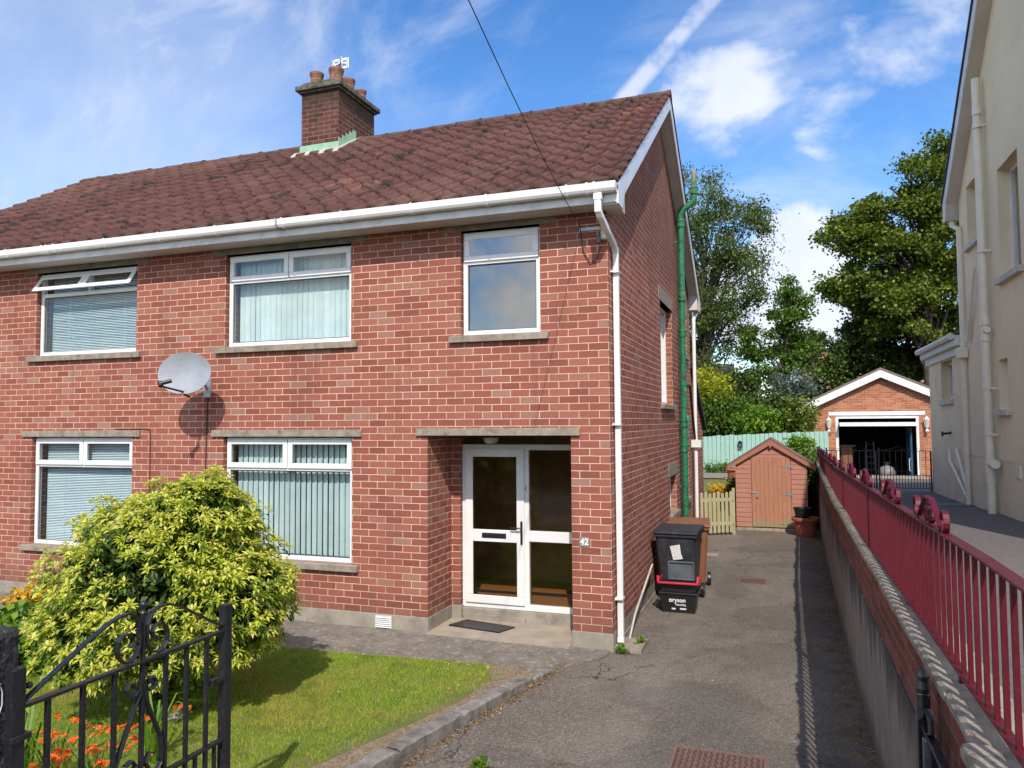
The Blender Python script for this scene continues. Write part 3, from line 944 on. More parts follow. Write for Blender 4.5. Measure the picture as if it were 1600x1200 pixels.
# lintels and sills
for nm, (x0, x1, z0, z1) in list(win.items()) + [('M', mir)]:
    b = B()
    sx0, sx1 = x0 - .13, x1 + .10
    b.prism([(-.055, z0 - .085), (.06, z0 - .085), (.06, z0 - .002), (.04, z0 + .004), (-.055, z0 - .012)], 0, sx0, sx1)
    b.obj('sill', 'concrete', house, bevel=.004)
    b = B()
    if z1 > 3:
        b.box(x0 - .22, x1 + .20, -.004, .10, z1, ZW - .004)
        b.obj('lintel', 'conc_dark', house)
    else:
        b.box(x0 - .17, x1 + .14, -.032, .10, z1 + .0, z1 + .085)
        b.obj('lintel', 'concrete', house, bevel=.004)
b = B()
b.box(-2.33, -.335, -.034, .24, 2.311, 2.395)
b.obj('lintel', 'concrete', house, bevel=.005)


def ring(b, x0, x1, z0, z1, y0, y1, w, m=0):
    b.box(x0, x1, y0, y1, z0, z0 + w, m)
    b.box(x0, x1, y0, y1, z1 - w, z1, m)
    b.box(x0, x0 + w, y0, y1, z0 + w, z1 - w, m)
    b.box(x1 - w, x1, y0, y1, z0 + w, z1 - w, m)


def window(x0, x1, z0, z1, lights, trz, blind, seed=0, opened=False, gl='glass', slat=-5):
    """casement window; lights = number of top lights, trz = bottom of the top lights"""
    f0, f1 = .062, .125
    gap = .012
    x0 += gap
    x1 -= gap
    z1 -= gap
    w = B()
    ring(w, x0, x1, z0, z1, f0, f1, .055)
    w.box(x0 + .055, x1 - .055, f0, f1, trz - .055, trz)
    xs = [x0 + (x1 - x0) * i / lights for i in range(lights + 1)]
    for x in xs[1:-1]:
        w.box(x - .022, x + .022, f0, f1, trz, z1 - .055)
    fr = w.obj('window', 'upvc', house, bevel=.006)
    p = B()
    p.box(x0 + .055, x1 - .055, f0 + .030, f0 + .036, z0 + .055, trz - .055)
    p.obj('pane', gl, fr)
    q = B()
    ring(q, x0 + .055, x1 - .055, z0 + .055, trz - .055, f0 + .02, f0 + .03, .012)
    q.obj('glazing_seal', 'seal', fr)
    for i in range(lights):
        a, c = xs[i] + (.02 if i == 0 else .006), xs[i + 1] - (.02 if i == lights - 1 else .006)
        s0, s1 = trz - .022, z1 - .022
        sb = B()
        y0 = f0 - .022
        ring(sb, a, c, s0, s1, y0, f0 - .001, .066)
        sash = sb.obj('top_light', 'upvc', fr, bevel=.006)
        g = B()
        g.box(a + .06, c - .06, y0 + .008, y0 + .012, s0 + .06, s1 - .06)
        pane = g.obj('pane', gl, fr)
        if opened:
            ang = math.radians(-33)
            for ob in (sash, pane):
                mt = Matrix.Translation((0, y0, s1)) @ Matrix.Rotation(ang, 4, 'X') @ Matrix.Translation((0, -y0, -s1))
                ob.data.transform(mt)
    # room behind: pale back, and the blind
    rb = random.Random(seed)
    if blind == 'v':
        bb = B()
        n = int((x1 - x0 - .10) / .082)
        for i in range(n):
            cx = x0 + .07 + i * .082 + .041
            a = math.radians(slat + rb.uniform(-5, 5))
            dx, dy = .043 * math.cos(a), .043 * math.sin(a)
            zz = z0 + .05
            k = 5
            vs = []
            for j in range(k):
                tt = -1 + 2 * j / (k - 1)
                bow = .006 * (1 - tt * tt)
                vs += [(cx + dx * tt - bow * math.sin(a), .20 + dy * tt + bow, zz), (cx + dx * tt - bow * math.sin(a), .20 + dy * tt + bow, z1 - .03)]
            bb.add(vs, [(2 * j, 2 * j + 2, 2 * j + 3, 2 * j + 1) for j in range(k - 1)])
        bb.obj('vertical_blind', 'blindv', fr, smooth='all')
    elif blind == 'h':
        bb = B()
        z = z0 + .06
        lo = x0 + .12
        while z < z1 - .05:
            a = math.radians(38 + rb.uniform(-3, 3))
            dy, dz = .0125 * math.cos(a), .0125 * math.sin(a)
            bb.add([(lo, .165 - dy, z - dz), (x1 - .05, .165 - dy, z - dz), (x1 - .05, .165 + dy, z + dz), (lo, .165 + dy, z + dz)], [(0, 1, 2, 3)])
            z += .0235
        for t_ in (.2, .8):
            xx = lo + (x1 - lo) * t_
            bb.box(xx, xx + .003, .150, .152, z0 + .05, z1 - .05)
        bb.obj('venetian_blind', 'blindh', fr)
    else:
        bb = B()
        bb.add([(x0, .9, z0 - .3), (x1 + .3, .9, z0 - .3), (x1 + .3, .9, z1 + .2), (x0, .9, z1 + .2)], [(0, 1, 2, 3)])
        bb.obj('curtain', 'curtain', fr)
    return fr


window(*win['UL'], 2, 4.40, 'h', 1, opened=True)
window(*win['UM'], 2, 4.37, 'v', 2)
window(*win['UR'], 1, 4.37, '', 3, gl='glass_dark')
window(*win['LL'], 2, 1.92, 'h', 4)
window(*win['LM'], 2, 1.92, 'v', 5, slat=-15)
window(*mir, 1, 4.37, '', 6, gl='glass_dark')

# dark inside: floors and a spine wall so that no light leaks through
b = B()
b.box(XL + .25, -.25, .2502, YB - .25, 2.40, 2.60)
b.box(XL + .25, -.25, 3.6, 3.7, .2, 2.40)
b.box(XL + .25, -.25, 3.6, 3.7, 2.60, 4.8)
b.box(-2.75, -2.70, .2502, 3.6, .2, 2.40)
b.box(-5.95, -5.85, .2502, 3.6, .2, 4.8)
b.box(XL + .25, -2.75, .2502, 3.6, .10, .20)
b.box(XL + .25, -.25, .2502, 7.6, 4.80, 4.86)
b.obj('inner_walls', 'dark', house)
b = B()
b.box(-2.70, -.25, .8201, 3.6, .12, .185)
b.obj('hall_floor', 'woodfloor', house)
b = B()
b.box(-2.699, -.2503, 2.4, 2.45, .1851, 2.36)
b.box(-2.699, -2.66, .8202, 2.3999, .1851, 2.36)
b.obj('hall_wall', 'hall', house)

# front door and side light in one white frame
DX0, DX1, DM, DZ0, DZ1, DY = -2.065, -0.452, -1.215, .168, 2.19, .745
b = B()
b.box(DX0, DX1, DY, DY + .07, DZ1 - .07, DZ1)
b.box(DX0, DX1, DY, DY + .07, DZ0, DZ0 + .075)
b.box(DX0, DX0 + .065, DY, DY + .07, DZ0 + .075, DZ1 - .07)
b.box(DX1 - .065, DX1, DY, DY + .07, DZ0 + .075, DZ1 - .07)
b.box(DM - .035, DM + .035, DY, DY + .07, DZ0 + .075, DZ1 - .07)
b.box(DM + .035, DX1 - .065, DY, DY + .07, 1.005, 1.135)
dfr = b.obj('door_frame', 'upvc', house, bevel=.006)
b = B()
b.box(DM + .03, DX1 - .06, DY + .03, DY + .036, DZ0 + .07, 1.02)
b.box(DM + .03, DX1 - .06, DY + .03, DY + .036, 1.12, DZ1 - .065)
b.obj('side_pane', 'glass_door', dfr)
b = B()
b.box(DM - .02, DM + .006, DY - .02, DY - .001, 1.62, 1.70)
bell = b.obj('door_bell', 'upvc_old', dfr, bevel=.003)
b = B()
b.box(DM - .013, DM - .001, DY - .024, DY - .0201, 1.645, 1.665)
b.obj('bell_button', 'black_plastic', dfr)
b = B()
a0, a1, c0, c1 = DX0 + .05, DM - .02, DZ0 + .06, DZ1 - .055
b.box(a0, a1, DY - .022, DY - .001, c1 - .10, c1)
b.box(a0, a1, DY - .022, DY - .001, c0, c0 + .10)
b.box(a0, a0 + .10, DY - .022, DY - .001, c0 + .10, c1 - .10)
b.box(a1 - .10, a1, DY - .022, DY - .001, c0 + .10, c1 - .10)
b.box(a0 + .10, a1 - .10, DY - .022, DY - .001, .985, 1.135)
door = b.obj('front_door', 'upvc', house, bevel=.006)
b = B()
b.box(a0 + .095, a1 - .095, DY - .011, DY - .006, c0 + .09, .99)
b.box(a0 + .095, a1 - .095, DY - .011, DY - .006, 1.13, c1 - .09)
b.obj('pane', 'glass_door', door)
b = B()
b.box(-1.79, -1.47, DY - .032, DY - .0225, 1.035, 1.095)
b.box(-1.785, -1.475, DY - .038, DY - .032, 1.045, 1.085)
b.obj('letter_plate', 'black_plastic', door, bevel=.003)
b = B()
hx = a1 - .035
b.box(hx - .014, hx + .014, DY - .034, DY - .0225, .97, 1.25)
b.tube([(hx, DY - .03, 1.17), (hx, DY - .065, 1.17), (hx - .02, DY - .07, 1.17), (hx - .13, DY - .07, 1.172)], .009, 8)
b.tube([(hx, DY - .034, 1.03), (hx, DY - .045, 1.03)], .010, 10)
b.obj('handle', 'black_plastic', door, bevel=.002)
b = B()
b.lathe((-1.55, .42, 2.31), [(.085, 0), (.085, -.03)][::-1], 20)
pl = b.obj('porch_light', 'black_plastic', house, smooth=True)
b = B()
b.lathe((-1.55, .42, 2.28), [(.03, -.075), (.07, -.06), (.092, -.02), (.092, 0)], 20)
b.obj('lamp_shade', 'ceramic', pl, smooth=True)

# number plate on the pier
b = B()
b.box(-.352, -.245, -.012, -.0005, 1.105, 1.205)
npl = b.obj('number_plate', 'plate', house, bevel=.003)


def text(s, name, size, loc, rot, mt, parent, depth=.001, align='CENTER', sx=1.0, **kw):
    cu = bpy.data.curves.new(name, 'FONT')
    cu.body = s
    cu.size = size
    cu.extrude = depth
    cu.offset = size * .025
    cu.align_x = align
    cu.align_y = 'CENTER'
    tmp = bpy.data.objects.new(name, cu)
    COL.objects.link(tmp)
    dg = bpy.context.evaluated_depsgraph_get()
    dg.update()
    me = bpy.data.meshes.new_from_object(tmp.evaluated_get(dg))
    bpy.data.objects.remove(tmp)
    org = worigin(parent)
    me.transform(Matrix.Translation(Vector(loc) - org) @ rot @ Matrix.Diagonal((sx, 1, 1, 1)))
    me.materials.clear()
    me.materials.append(M[mt])
    return newobj(name, me, parent, **kw)


RX = Matrix.Rotation(math.radians(90), 4, 'X')
text('42', 'numerals', .095, (-.298, -.0135, 1.155), RX, 'upvc', npl)

# air bricks in the plinth
for x in (-7.05, -2.87):
    b = B()
    b.box(x, x + .215, -.020, -.0125, .03, .175)
    for k in range(6):
        b.prism([(-.034, .04 + k * .022), (-.0201, .049 + k * .022), (-.0201, .044 + k * .022)], 0, x + .012, x + .203)
    b.obj('air_brick', 'upvc_old', house)


M['ridge'] = plain('ridge_tile', (0.13, 0.065, 0.052), (0.055, 0.038, 0.034), 9, .95, (25, .8, .01), dirt=((0.20, 0.17, 0.12), 12.0, 0.55))


# ---- roof: pantiles modelled as a relief
def wave(t):
    """cross profile of one pantile cover width, t in 0..1: a broad trough and a roll"""
    t = t % 1.0
    return np.where(t < .58, -.016 * np.sin(np.pi * t / .58), .046 * np.sin(np.pi * (t - .58) / .42) ** 1.2)


def pantiles(name, x0, x1, flip, parent, seed):
    rng = np.random.default_rng(seed)
    tw = .292
    ns = 10
    nt = int(round((x1 - x0) / tw))
    tw = (x1 - x0) / nt
    e_y, e_z = -.39, 4.965
    L = math.hypot(RY - e_y, (RY - e_y) * SL)
    rows = 15
    g = L / rows
    cosv, sinv = 1 / math.hypot(1, SL), SL / math.hypot(1, SL)
    V, Fq, T = [], [], []
    base = 0
    for r in range(rows):
        for c in range(nt):
            jx, js, jh = rng.normal(0, .003), rng.normal(0, .007), rng.normal(0, .003)
            tt = np.linspace(0, 1, ns + 1)
            xx = x0 + (c + tt) * tw + jx
            wv = wave(tt)
            tint = np.clip(rng.normal(.45, .2), 0, 1)
            lines = [(r * g + js, -.006, True), (r * g + js, .048, False), (r * g + js + .05, .043, False), ((r + 1) * g + .03, .0, False)]
            vs = []
            for s_, h, _ in lines:
                hh = h + wv + jh * (h > 0)
                yy = e_y + s_ * cosv - hh * sinv
                zz = e_z + s_ * sinv + hh * cosv
                if flip:
                    yy = 2 * RY - yy
                vs.append(np.stack([xx, yy, zz], 1))
            V.append(np.concatenate(vs))
            k = ns + 1
            for li in range(3):
                a = base + li * k + np.arange(ns)
                q = np.stack([a, a + 1, a + k + 1, a + k], 1)
                Fq.append(q if not flip else q[:, ::-1])
                T += [tint] * ns
            base += 4 * k
    return mesh_np(name, np.concatenate(V), np.concatenate(Fq), 'tile', parent, tint=T, smooth=False)


RX0, RX1 = XL - .21, .215
rf = pantiles('roof', RX0, RX1, False, house, 5)
b = B()
for fl in (0, 1):
    def yy(y):
        return 2 * RY - y if fl else y
    pr = [(yy(-.36), 4.94), (yy(RY), RZ + .0), (yy(RY), RZ - .05), (yy(-.36), 4.90)]
    b.prism(pr, 0, RX0 + .02, RX1 - .02)
b.add([(RX0, 2 * RY + .36, 4.975), (RX1, 2 * RY + .36, 4.975), (RX1, RY, RZ + .03), (RX0, RY, RZ + .03)], [(0, 1, 2, 3)])
b.obj('roof_deck', 'slate', house)
b = B()
x = RX0 - .01
rr = random.Random(9)
while x < RX1:
    x2 = min(x + .46, RX1 + .01)
    j = rr.uniform(-.008, .008)
    pts = [(RY + math.cos(a) * .125, RZ - .01 + j + math.sin(a) * .10) for a in [math.radians(d) for d in range(-15, 196, 21)]]
    b.prism(pts, 0, x, x2 - .012)
    b.prism([(p[0] + (p[0] - RY) * .08, p[1] + .008) for p in pts], 0, x2 - .05, x2 - .013)
    x = x2
rt = b.obj('ridge_tiles', 'ridge', house)

# verge boards, soffits, fascia and gutter
for sx, nm in ((1, 'right'), (-1, 'left')):
    xa = RX1 - .04 if sx > 0 else RX0 + .04
    xb = xa + .022 * sx
    xo = xa + .0
    b = B()
    for fl in (0, 1):
        def yy(y):
            return 2 * RY - y if fl else y
        zz = lambda y: 4.965 + (y + .39) * SL
        b.prism([(yy(-.34), zz(-.34) - .03), (yy(RY), zz(RY) - .03), (yy(RY), zz(RY) - .24), (yy(.02), zz(.02) - .27), (yy(-.10), 4.755), (yy(-.34), 4.755)], 0, min(xa, xb), max(xa, xb))
    b.obj('verge_board', 'upvc', house, bevel=.003)
    b = B()
    for fl in (0, 1):
        def yy(y):
            return 2 * RY - y if fl else y
        zz = lambda y: 4.965 + (y + .39) * SL - .22
        xw = 0 if sx > 0 else XL
        b.prism([(yy(.12), zz(.12)), (yy(RY), zz(RY)), (yy(RY), zz(RY) - .012), (yy(.12), zz(.12) - .012)], 0, min(xw, xa), max(xw, xa))
        b.prism([(yy(-.31), 4.757), (yy(.12), 4.757), (yy(.12), zz(.12)), (yy(-.31), 4.80)], 0, min(xw, xa) + .0005, max(xw, xa) - .0005)
    b.obj('verge_soffit', 'soffit', house)
for fl, nm in ((0, 'f'), (1, 'b')):
    def yy(y):
        return 2 * RY - y if fl else y

    def bx(b, x0, x1, y0, y1, z0, z1):
        a, c = sorted((yy(y0), yy(y1)))
        b.box(x0, x1, a, c, z0, z1)
    b = B()
    bx(b, RX0 + .04, RX1 - .041, -.33, -.305, 4.775, 4.965)
    bx(b, RX0 + .04, RX1 - .041, -.337, -.3301, 4.775, 4.80)
    b.obj('fascia', 'upvc_old', house, bevel=.003)
    b = B()
    bx(b, XL, -.0005, -.3049, -.0005, 4.785, 4.797)
    for k in range(3):
        bx(b, XL, -.0005, -.27 + k * .09, -.264 + k * .09, 4.7835, 4.785)
    b.obj('soffit', 'soffit', house)
    prof = [(-.331, 4.962), (-.335, 4.895), (-.352, 4.872), (-.392, 4.862), (-.430, 4.872), (-.446, 4.898), (-.452, 4.968), (-.446, 4.968), (-.438, 4.90), (-.425, 4.882), (-.392, 4.874), (-.357, 4.882), (-.342, 4.90), (-.338, 4.962)]
    b = B()
    b.prism([(yy(p), q) for p, q in prof], 0, RX0 + .03, RX1 - .03)
    gut = b.obj('gutter', 'upvc', house)
    b = B()
    for x in (RX0 + .03, RX1 - .034):
        b.prism([(yy(p), q) for p, q in prof[:7]], 0, x - .002, x + .006)
    xs = [-.35 - i * .92 for i in range(13)]
    for x in xs + [-.05 - i * 3.9 for i in range(4)] + [-.13 - i * 3.9 for i in range(4)]:
        outp = [(-.3305, 4.968), (-.3305, 4.86), (-.348, 4.862), (-.392, 4.852), (-.436, 4.864), (-.455, 4.896), (-.461, 4.975), (-.4525, 4.975), (-.446, 4.90), (-.43, 4.872), (-.392, 4.8615), (-.352, 4.8715), (-.336, 4.90), (-.3362, 4.968)]
        b.prism([(yy(p), q) for p, q in outp], 0, x, x + .022)
    b.objs('gutter_bracket', 'upvc', gut)

# front downpipe: square, off the gutter, back to the gable
b = B()


def sqpipe(b, pts, w=.066, up=(1, 0, 0)):
    b.strip(pts, w, w, up)


b.box(-.055, .035, -.43, -.35, 4.79, 4.865)
b.strip([(-.01, -.39, 4.80), (-.01, -.39, 4.66)], .07, .07, (1, 0, 0))
b.strip([(-.01, -.405, 4.70), (.0, -.36, 4.64), (.040, .16, 4.42), (.040, .215, 4.36)], .064, .064, (1, 0, 0))
b.strip([(.046, .215, 4.42), (.046, .215, .09)], .064, .064, (1, 0, 0))
b.strip([(.046, .215, .105), (.046, .205, .05)], .07, .07, (1, 0, 0))
dp = b.obj('downpipe', 'upvc', house, bevel=.006)
b = B()
for z in (4.12, 2.42, .52):
    b.box(.0, .086, .145, .252, z, z + .022)
    b.box(.0, .03, .12, .1451, z + .002, z + .02)
b.objs('pipe_clip', 'upvc', dp)
b = B()
b.box(.013, .30, .02, .46, -.03, .045)
b.obj('drain_slab', 'concrete', house, bevel=.006)

# rear downpipe with hopper
b = B()
b.tube([(.12, 8.2, 4.86), (.12, 8.2, 4.74), (.09, 7.86, 4.58), (.09, 7.84, 4.4), (.09, 7.84, 2.05)], .036, 12)
b.tube([(.09, 7.84, 2.0), (.09, 7.84, .2)], .036, 12)
b.box(.01, .20, 7.74, 7.95, 1.93, 2.08)
b.obj('downpipe', 'upvc', house, smooth=True)
b = B()
b.tube([(.05, 6.9, 3.15), (.08, 6.95, 3.16), (.085, 7.05, 3.1), (.085, 7.75, 2.1)], .024, 10)
b.obj('waste_pipe', 'cable_br', house, smooth=True)

# green soil stack on the gable
b = B()
px_, py_ = .115, 5.72
swan = [(px_, py_, 6.10), (px_, py_, 6.20), (px_ + .03, py_, 6.27), (px_ + .08, py_ + .0, 6.32), (px_ + .18, py_, 6.38), (px_ + .235, py_, 6.44), (px_ + .25, py_, 6.52), (px_ + .25, py_, 6.58)]
b.tube([(px_, py_, .0), (px_, py_, 6.12)], .055, 16)
b.tube(swan, .055, 16)
b.tube([(px_ + .25, py_, 6.56), (px_ + .25, py_, 6.98)], .055, 16, rs=[.058, .054])
for z in (5.98, 3.98, 2.36, 1.92, 4.62):
    hh = .10 if z != 4.62 else .02
    b.tube([(px_, py_, z - .0), (px_, py_, z + hh)], .070, 16)
    b.tube([(px_, py_, z + hh), (px_, py_, z + hh + .03)], .08, 16)
b.tube([(px_ + .25, py_, 6.56), (px_ + .25, py_, 6.66)], .074, 16)
b.tube([(px_ + .25, py_, 6.66), (px_ + .25, py_, 6.69)], .083, 16)
for z in (5.70, 3.1, 1.3):
    b.box(.0, px_ - .04, py_ - .02, py_ + .02, z, z + .025)
    b.tube([(px_, py_, z), (px_, py_, z + .03)], .062, 16)
b.tube([(px_, py_, 2.30), (px_ + .02, py_ + .10, 2.36), (px_ + .03, py_ + .2, 2.42), (px_ + .03, py_ + .26, 2.55)], .045, 12)
b.obj('soil_pipe', 'pipe_green', house, smooth=True)

# gable windows with concrete lintels and sills
for (y0, y1, z0, z1), lt, sl in zip(gh, (.225, .22, .22, .24), (1, 1, 1, 1)):
    b = B()
    b.box(-.10, .008, y0 - .14, y1 + .12, z1, z1 + lt)
    b.obj('lintel', 'concrete', house, bevel=.003)
    b = B()
    b.box(-.10, .055, y0 - .06, y1 + .10, z0 - .07, z0 + .002)
    b.obj('sill', 'concrete', house, bevel=.004)
    b = B()
    for a in ((y0, y0 + .06, z0, z1), (y1 - .06, y1, z0, z1), (y0 + .06, y1 - .06, z0, z0 + .06), (y0 + .06, y1 - .06, z1 - .06, z1)):
        b.box(-.17, -.10, a[0], a[1], a[2], a[3])
    fr = b.obj('window', 'upvc', house, bevel=.005)
    b = B()
    b.box(-.145, -.14, y0 + .055, y1 - .055, z0 + .055, z1 - .055)
    b.obj('pane', 'glass_dark', fr)

# chimney
CX0, CX1, CY0, CY1 = -6.30, -5.53, 3.30, 4.55
b = B()
b.box(CX0, CX1, CY0, CY1, 6.9, 8.42)
b.box(CX0 - .0, CX1 + .0, CY0, CY1, 8.42, 8.4201)
ch = b.obj('chimney', 'brick_chimney', house)
b = B()
b.box(CX0 - .045, CX1 + .045, CY0 - .045, CY1 + .045, 8.421, 8.46)
b.box(CX0 - .09, CX1 + .09, CY0 - .09, CY1 + .09, 8.46, 8.55)
b.prism([(CX0 - .07, 8.55), (CX1 + .07, 8.55), (CX1 - .12, 8.60), (CX0 + .12, 8.60)], 1, CY0 - .06, CY1 + .06)
b.obj('chimney_cap', 'mossy_stone', ch, bevel=.015)
for i, (x, y, s_) in enumerate([(-6.12, 3.50, 1), (-5.72, 3.52, 1.08), (-5.72, 3.93, 1), (-5.72, 4.36, .9), (-6.12, 3.93, 1), (-6.12, 4.36, .95)]):
    b = B()
    b.lathe((x, y, 8.57), [(.12 * s_, 0), (.105 * s_, .14), (.11 * s_, .15), (.11 * s_, .17), (.105 * s_, .18), (.125 * s_, .26 * s_), (.13 * s_, .27 * s_), (.13 * s_, .30 * s_), (.10 * s_, .30 * s_), (.095 * s_, .1)], 20)
    b.obj('chimney_pot', 'pot_old', ch, smooth=True)


def rz(y):
    return 4.965 + (y + .39) * SL + .035


b = B()
b.box(CX0 - .03, CX1 + .006, CY0 - .012, CY0, rz(CY0) - .06, rz(CY0) + .14)
for k in range(6):
    y = CY0 + k * .118
    if y + .1 > RY:
        break
    b.box(CX1, CX1 + .010 + .001 * (k % 2), y, y + .112, rz(y) - .05, rz(y + .112) + .15)
b.obj('flashing', 'flashing_green', ch)
b = B()
b.prism([(CY0 - .20, rz(CY0 - .20) - .005), (CY0 - .0121, rz(CY0) + .03), (CY0 - .0121, rz(CY0) - .10), (CY0 - .20, rz(CY0 - .2) - .06)], 0, CX0 - .14, CX1 + .10)
b.prism([(CY0, rz(CY0) + .045), (RY, rz(RY) + .035), (RY, rz(RY) - .05), (CY0, rz(CY0) - .05)], 0, CX1 + .012, CX1 + .10)
b.obj('mortar_fillet', 'flashing_grey', ch)

# rear lean-to extension
b = B()
b.prism([(YB, -.05), (10.35, -.05), (10.35, 2.30), (YB, 3.55)], 0, -3.4, -.01)
b.obj('rear_extension', 'brick', house)
b = B()
b.prism([(YB + .001, 3.56), (10.50, 2.24), (10.50, 2.34), (YB + .001, 3.68)], 0, -3.5, .07)
b.obj('extension_roof', 'slate', house)

# ================================================================== things on or by the house
# TV aerial
ae = thing('television_aerial', (-5.95, 4.05, 8.6), 'television aerial with a white slotted panel on a thin mast above the chimney', 'aerial')
b = B()
b.tube([(-5.95, 4.05, 8.5), (-5.95, 4.05, 9.42)], .014, 8)
b.obj('mast', 'galv', ae)
b = B()
for sx in (-1, 1):
    x0 = -5.95 + sx * .03
    x1 = -5.95 + sx * .155
    a, c = min(x0, x1), max(x0, x1)
    for z0, z1 in ((9.16, 9.21), (9.245, 9.285), (9.32, 9.37)):
        b.box(a, c, 4.02, 4.035, z0, z1)
    b.box(x0 - .012, x0 + .012, 4.02, 4.035, 9.21, 9.32)
    b.box(x1 - .02, x1 + .02, 4.02, 4.035, 9.16, 9.37)
b.obj('reflector', 'upvc', ae, bevel=.003)
b = B()
b.tube([(-5.93, 4.0, 9.28), (-5.83, 3.6, 8.86)], .012, 6)
for k in range(5):
    t_ = k / 4
    c = Vector((-5.92, 3.96, 9.22)).lerp(Vector((-5.83, 3.62, 8.90)), t_)
    b.tube([c + Vector((-.10, 0, 0)), c + Vector((.10, 0, 0))], .006, 5)
b.obj('director_boom', 'cable', ae)

# satellite dish
dh = thing('satellite_dish', (-5.45, 0, 2.95), 'grey oval satellite dish on the brick between the two upper windows', 'satellite dish')
dc = Vector((-5.36, -.43, 3.11))
dn = Vector((.16, -1.0, .08)).normalized()
du = Vector((0, 0, 1)) - dn * dn.z
du.normalize()
dw = dn.cross(du)
b = B()
K, R_ = 32, 8
vs = [dc - dn * .0]
fs = []
for i in range(1, R_ + 1):
    for j in range(K):
        a = 2 * math.pi * j / K
        r = i / R_
        vs.append(dc + dw * (math.cos(a) * r * .372) + du * (math.sin(a) * r * .268) + dn * (.06 * r * r))
for j in range(K):
    fs.append((0, 1 + j, 1 + (j + 1) % K))
for i in range(1, R_):
    for j in range(K):
        a = 1 + (i - 1) * K
        fs.append((a + j, a + K + j, a + K + (j + 1) % K, a + (j + 1) % K))
n0 = len(vs)
vs += [Vector(v) - dn * .010 for v in vs]
fs += [tuple(i + n0 for i in f[::-1]) for f in fs]
a = 1 + (R_ - 1) * K
fs += [(a + j, a + n0 + j, a + n0 + (j + 1) % K, a + (j + 1) % K) for j in range(K)]
b.add(vs, fs)
b.obj('reflector', 'dish', dh, smooth=True)
b = B()
foot = dc - du * .24 + dn * .04
tip = foot + dn * .36 - dw * 0 + Vector((-.08, 0, .03))
b.tube([foot, tip], .013, 8)
b.tube([foot + Vector((0, 0, -.03)), foot + Vector((0, .1, -.06))], .015, 8)
b.obj('feed_arm', 'black_plastic', dh)
b = B()
b.tube([tip, tip + Vector((-.03, .02, .05))], .03, 10)
b.tube([tip + Vector((-.02, 0, .03)), tip + Vector((.08, .09, .07))], .026, 10)
b.obj('feed_head', 'black_plastic', dh, smooth=True)
b = B()
b.tube([dc - dn * .02, dc + Vector((.03, .20, -.03)), (-5.40, -.02, 2.93)], .018, 8)
b.box(-5.46, -5.34, -.02, -.001, 2.82, 3.04)
b.obj('wall_bracket', 'galv', dh)
b = B()
b.tube([tip, tip + Vector((.0, .05, -.10)), foot + Vector((0, .05, -.02))], .004, 5)
b.tube([(-5.40, -.012, 2.86), (-5.42, -.008, 2.0), (-5.43, -.008, 1.0), (-5.43, -.008, .2)], .007, 6)
b.obj('cable', 'cable_br', dh)
b = B()
b.tube([(-7.0, -.008, 2.41), (-6.46, -.008, 2.41), (-6.37, -.008, 2.40), (-6.36, -.008, 2.30), (-6.36, -.008, .25)], .006, 5)
b.obj('wall_cable', 'cable_br', None, label='thin dark cable running down the brick left of the satellite dish', cat='cable')

# service bracket and insulator with the overhead cable
sb = thing('cable_bracket', (-.15, 0, 4.5), 'grey metal cable bracket with cream insulator at the top right corner of the brick wall', 'bracket')
b = B()
b.box(-.315, -.06, -.014, -.0005, 4.575, 4.615)
b.tube([(-.07, -.01, 4.61), (-.02, -.05, 4.62), (.005, -.09, 4.60)], .010, 6)
b.box(-.06, .0, -.05, -.001, 4.60, 4.64)
b.obj('bar', 'galv', sb, bevel=.002)
b = B()
for dx, dz, r in ((0, 0, .034), (.0, .045, .028)):
    b.lathe((-.02 + dx, -.10, 4.44 + dz), [(r * .7, 0), (r, .01), (r, .05), (r * .8, .055), (r, .06), (r, .085), (r * .6, .10)], 12)
b.obj('insulator', 'ceramic', sb, smooth=True)
b = B()
b.box(-.10, -.06, -.09, -.05, 4.42, 4.50)
b.obj('junction_box', 'grey_metal', sb)
A = Vector((-.29, -.08, 4.62))
Bp = Vector((CAM.x, CAM.y, CAM.z)) + pdir(732, 0) * 5.35
Bdir = (Bp - A)
pts = [A + Bdir * t_ + Vector((0, 0, -.06 * math.sin(math.pi * min(t_, 1)))) for t_ in [0, .25, .5, .75, 1.0, 1.5, 2.2]]
b = B()
b.tube(pts, .0042, 6)
b.tube([A, A + Vector((0, .05, -.10)), (-.27, -.02, 4.35), (-.20, -.02, 4.22), (-.12, -.03, 4.24), (-.06, -.06, 4.38)], .006, 6)
b.obj('overhead_cable', 'cable', None, label='thin black cable sweeping overhead down to the house corner', cat='cable')

# door mat
b = B()
b.prism([(-2.06, .30), (-1.37, .18), (-1.27, .46), (-1.95, .60)], 2, .0342, .050)
b.obj('door_mat', 'black_plastic', None, bevel=.004, label='black rubber doormat on the concrete porch floor', cat='doormat')

# ================================================================== RETAINING WALL AND RAILING
YE, YS = 15.2, -5.25     # far and near end of the wall
rw = thing('retaining_wall', (wallx(0), 0, 0), 'low wall of stained render, red brick band and worn concrete coping along the right of the driveway', 'wall')


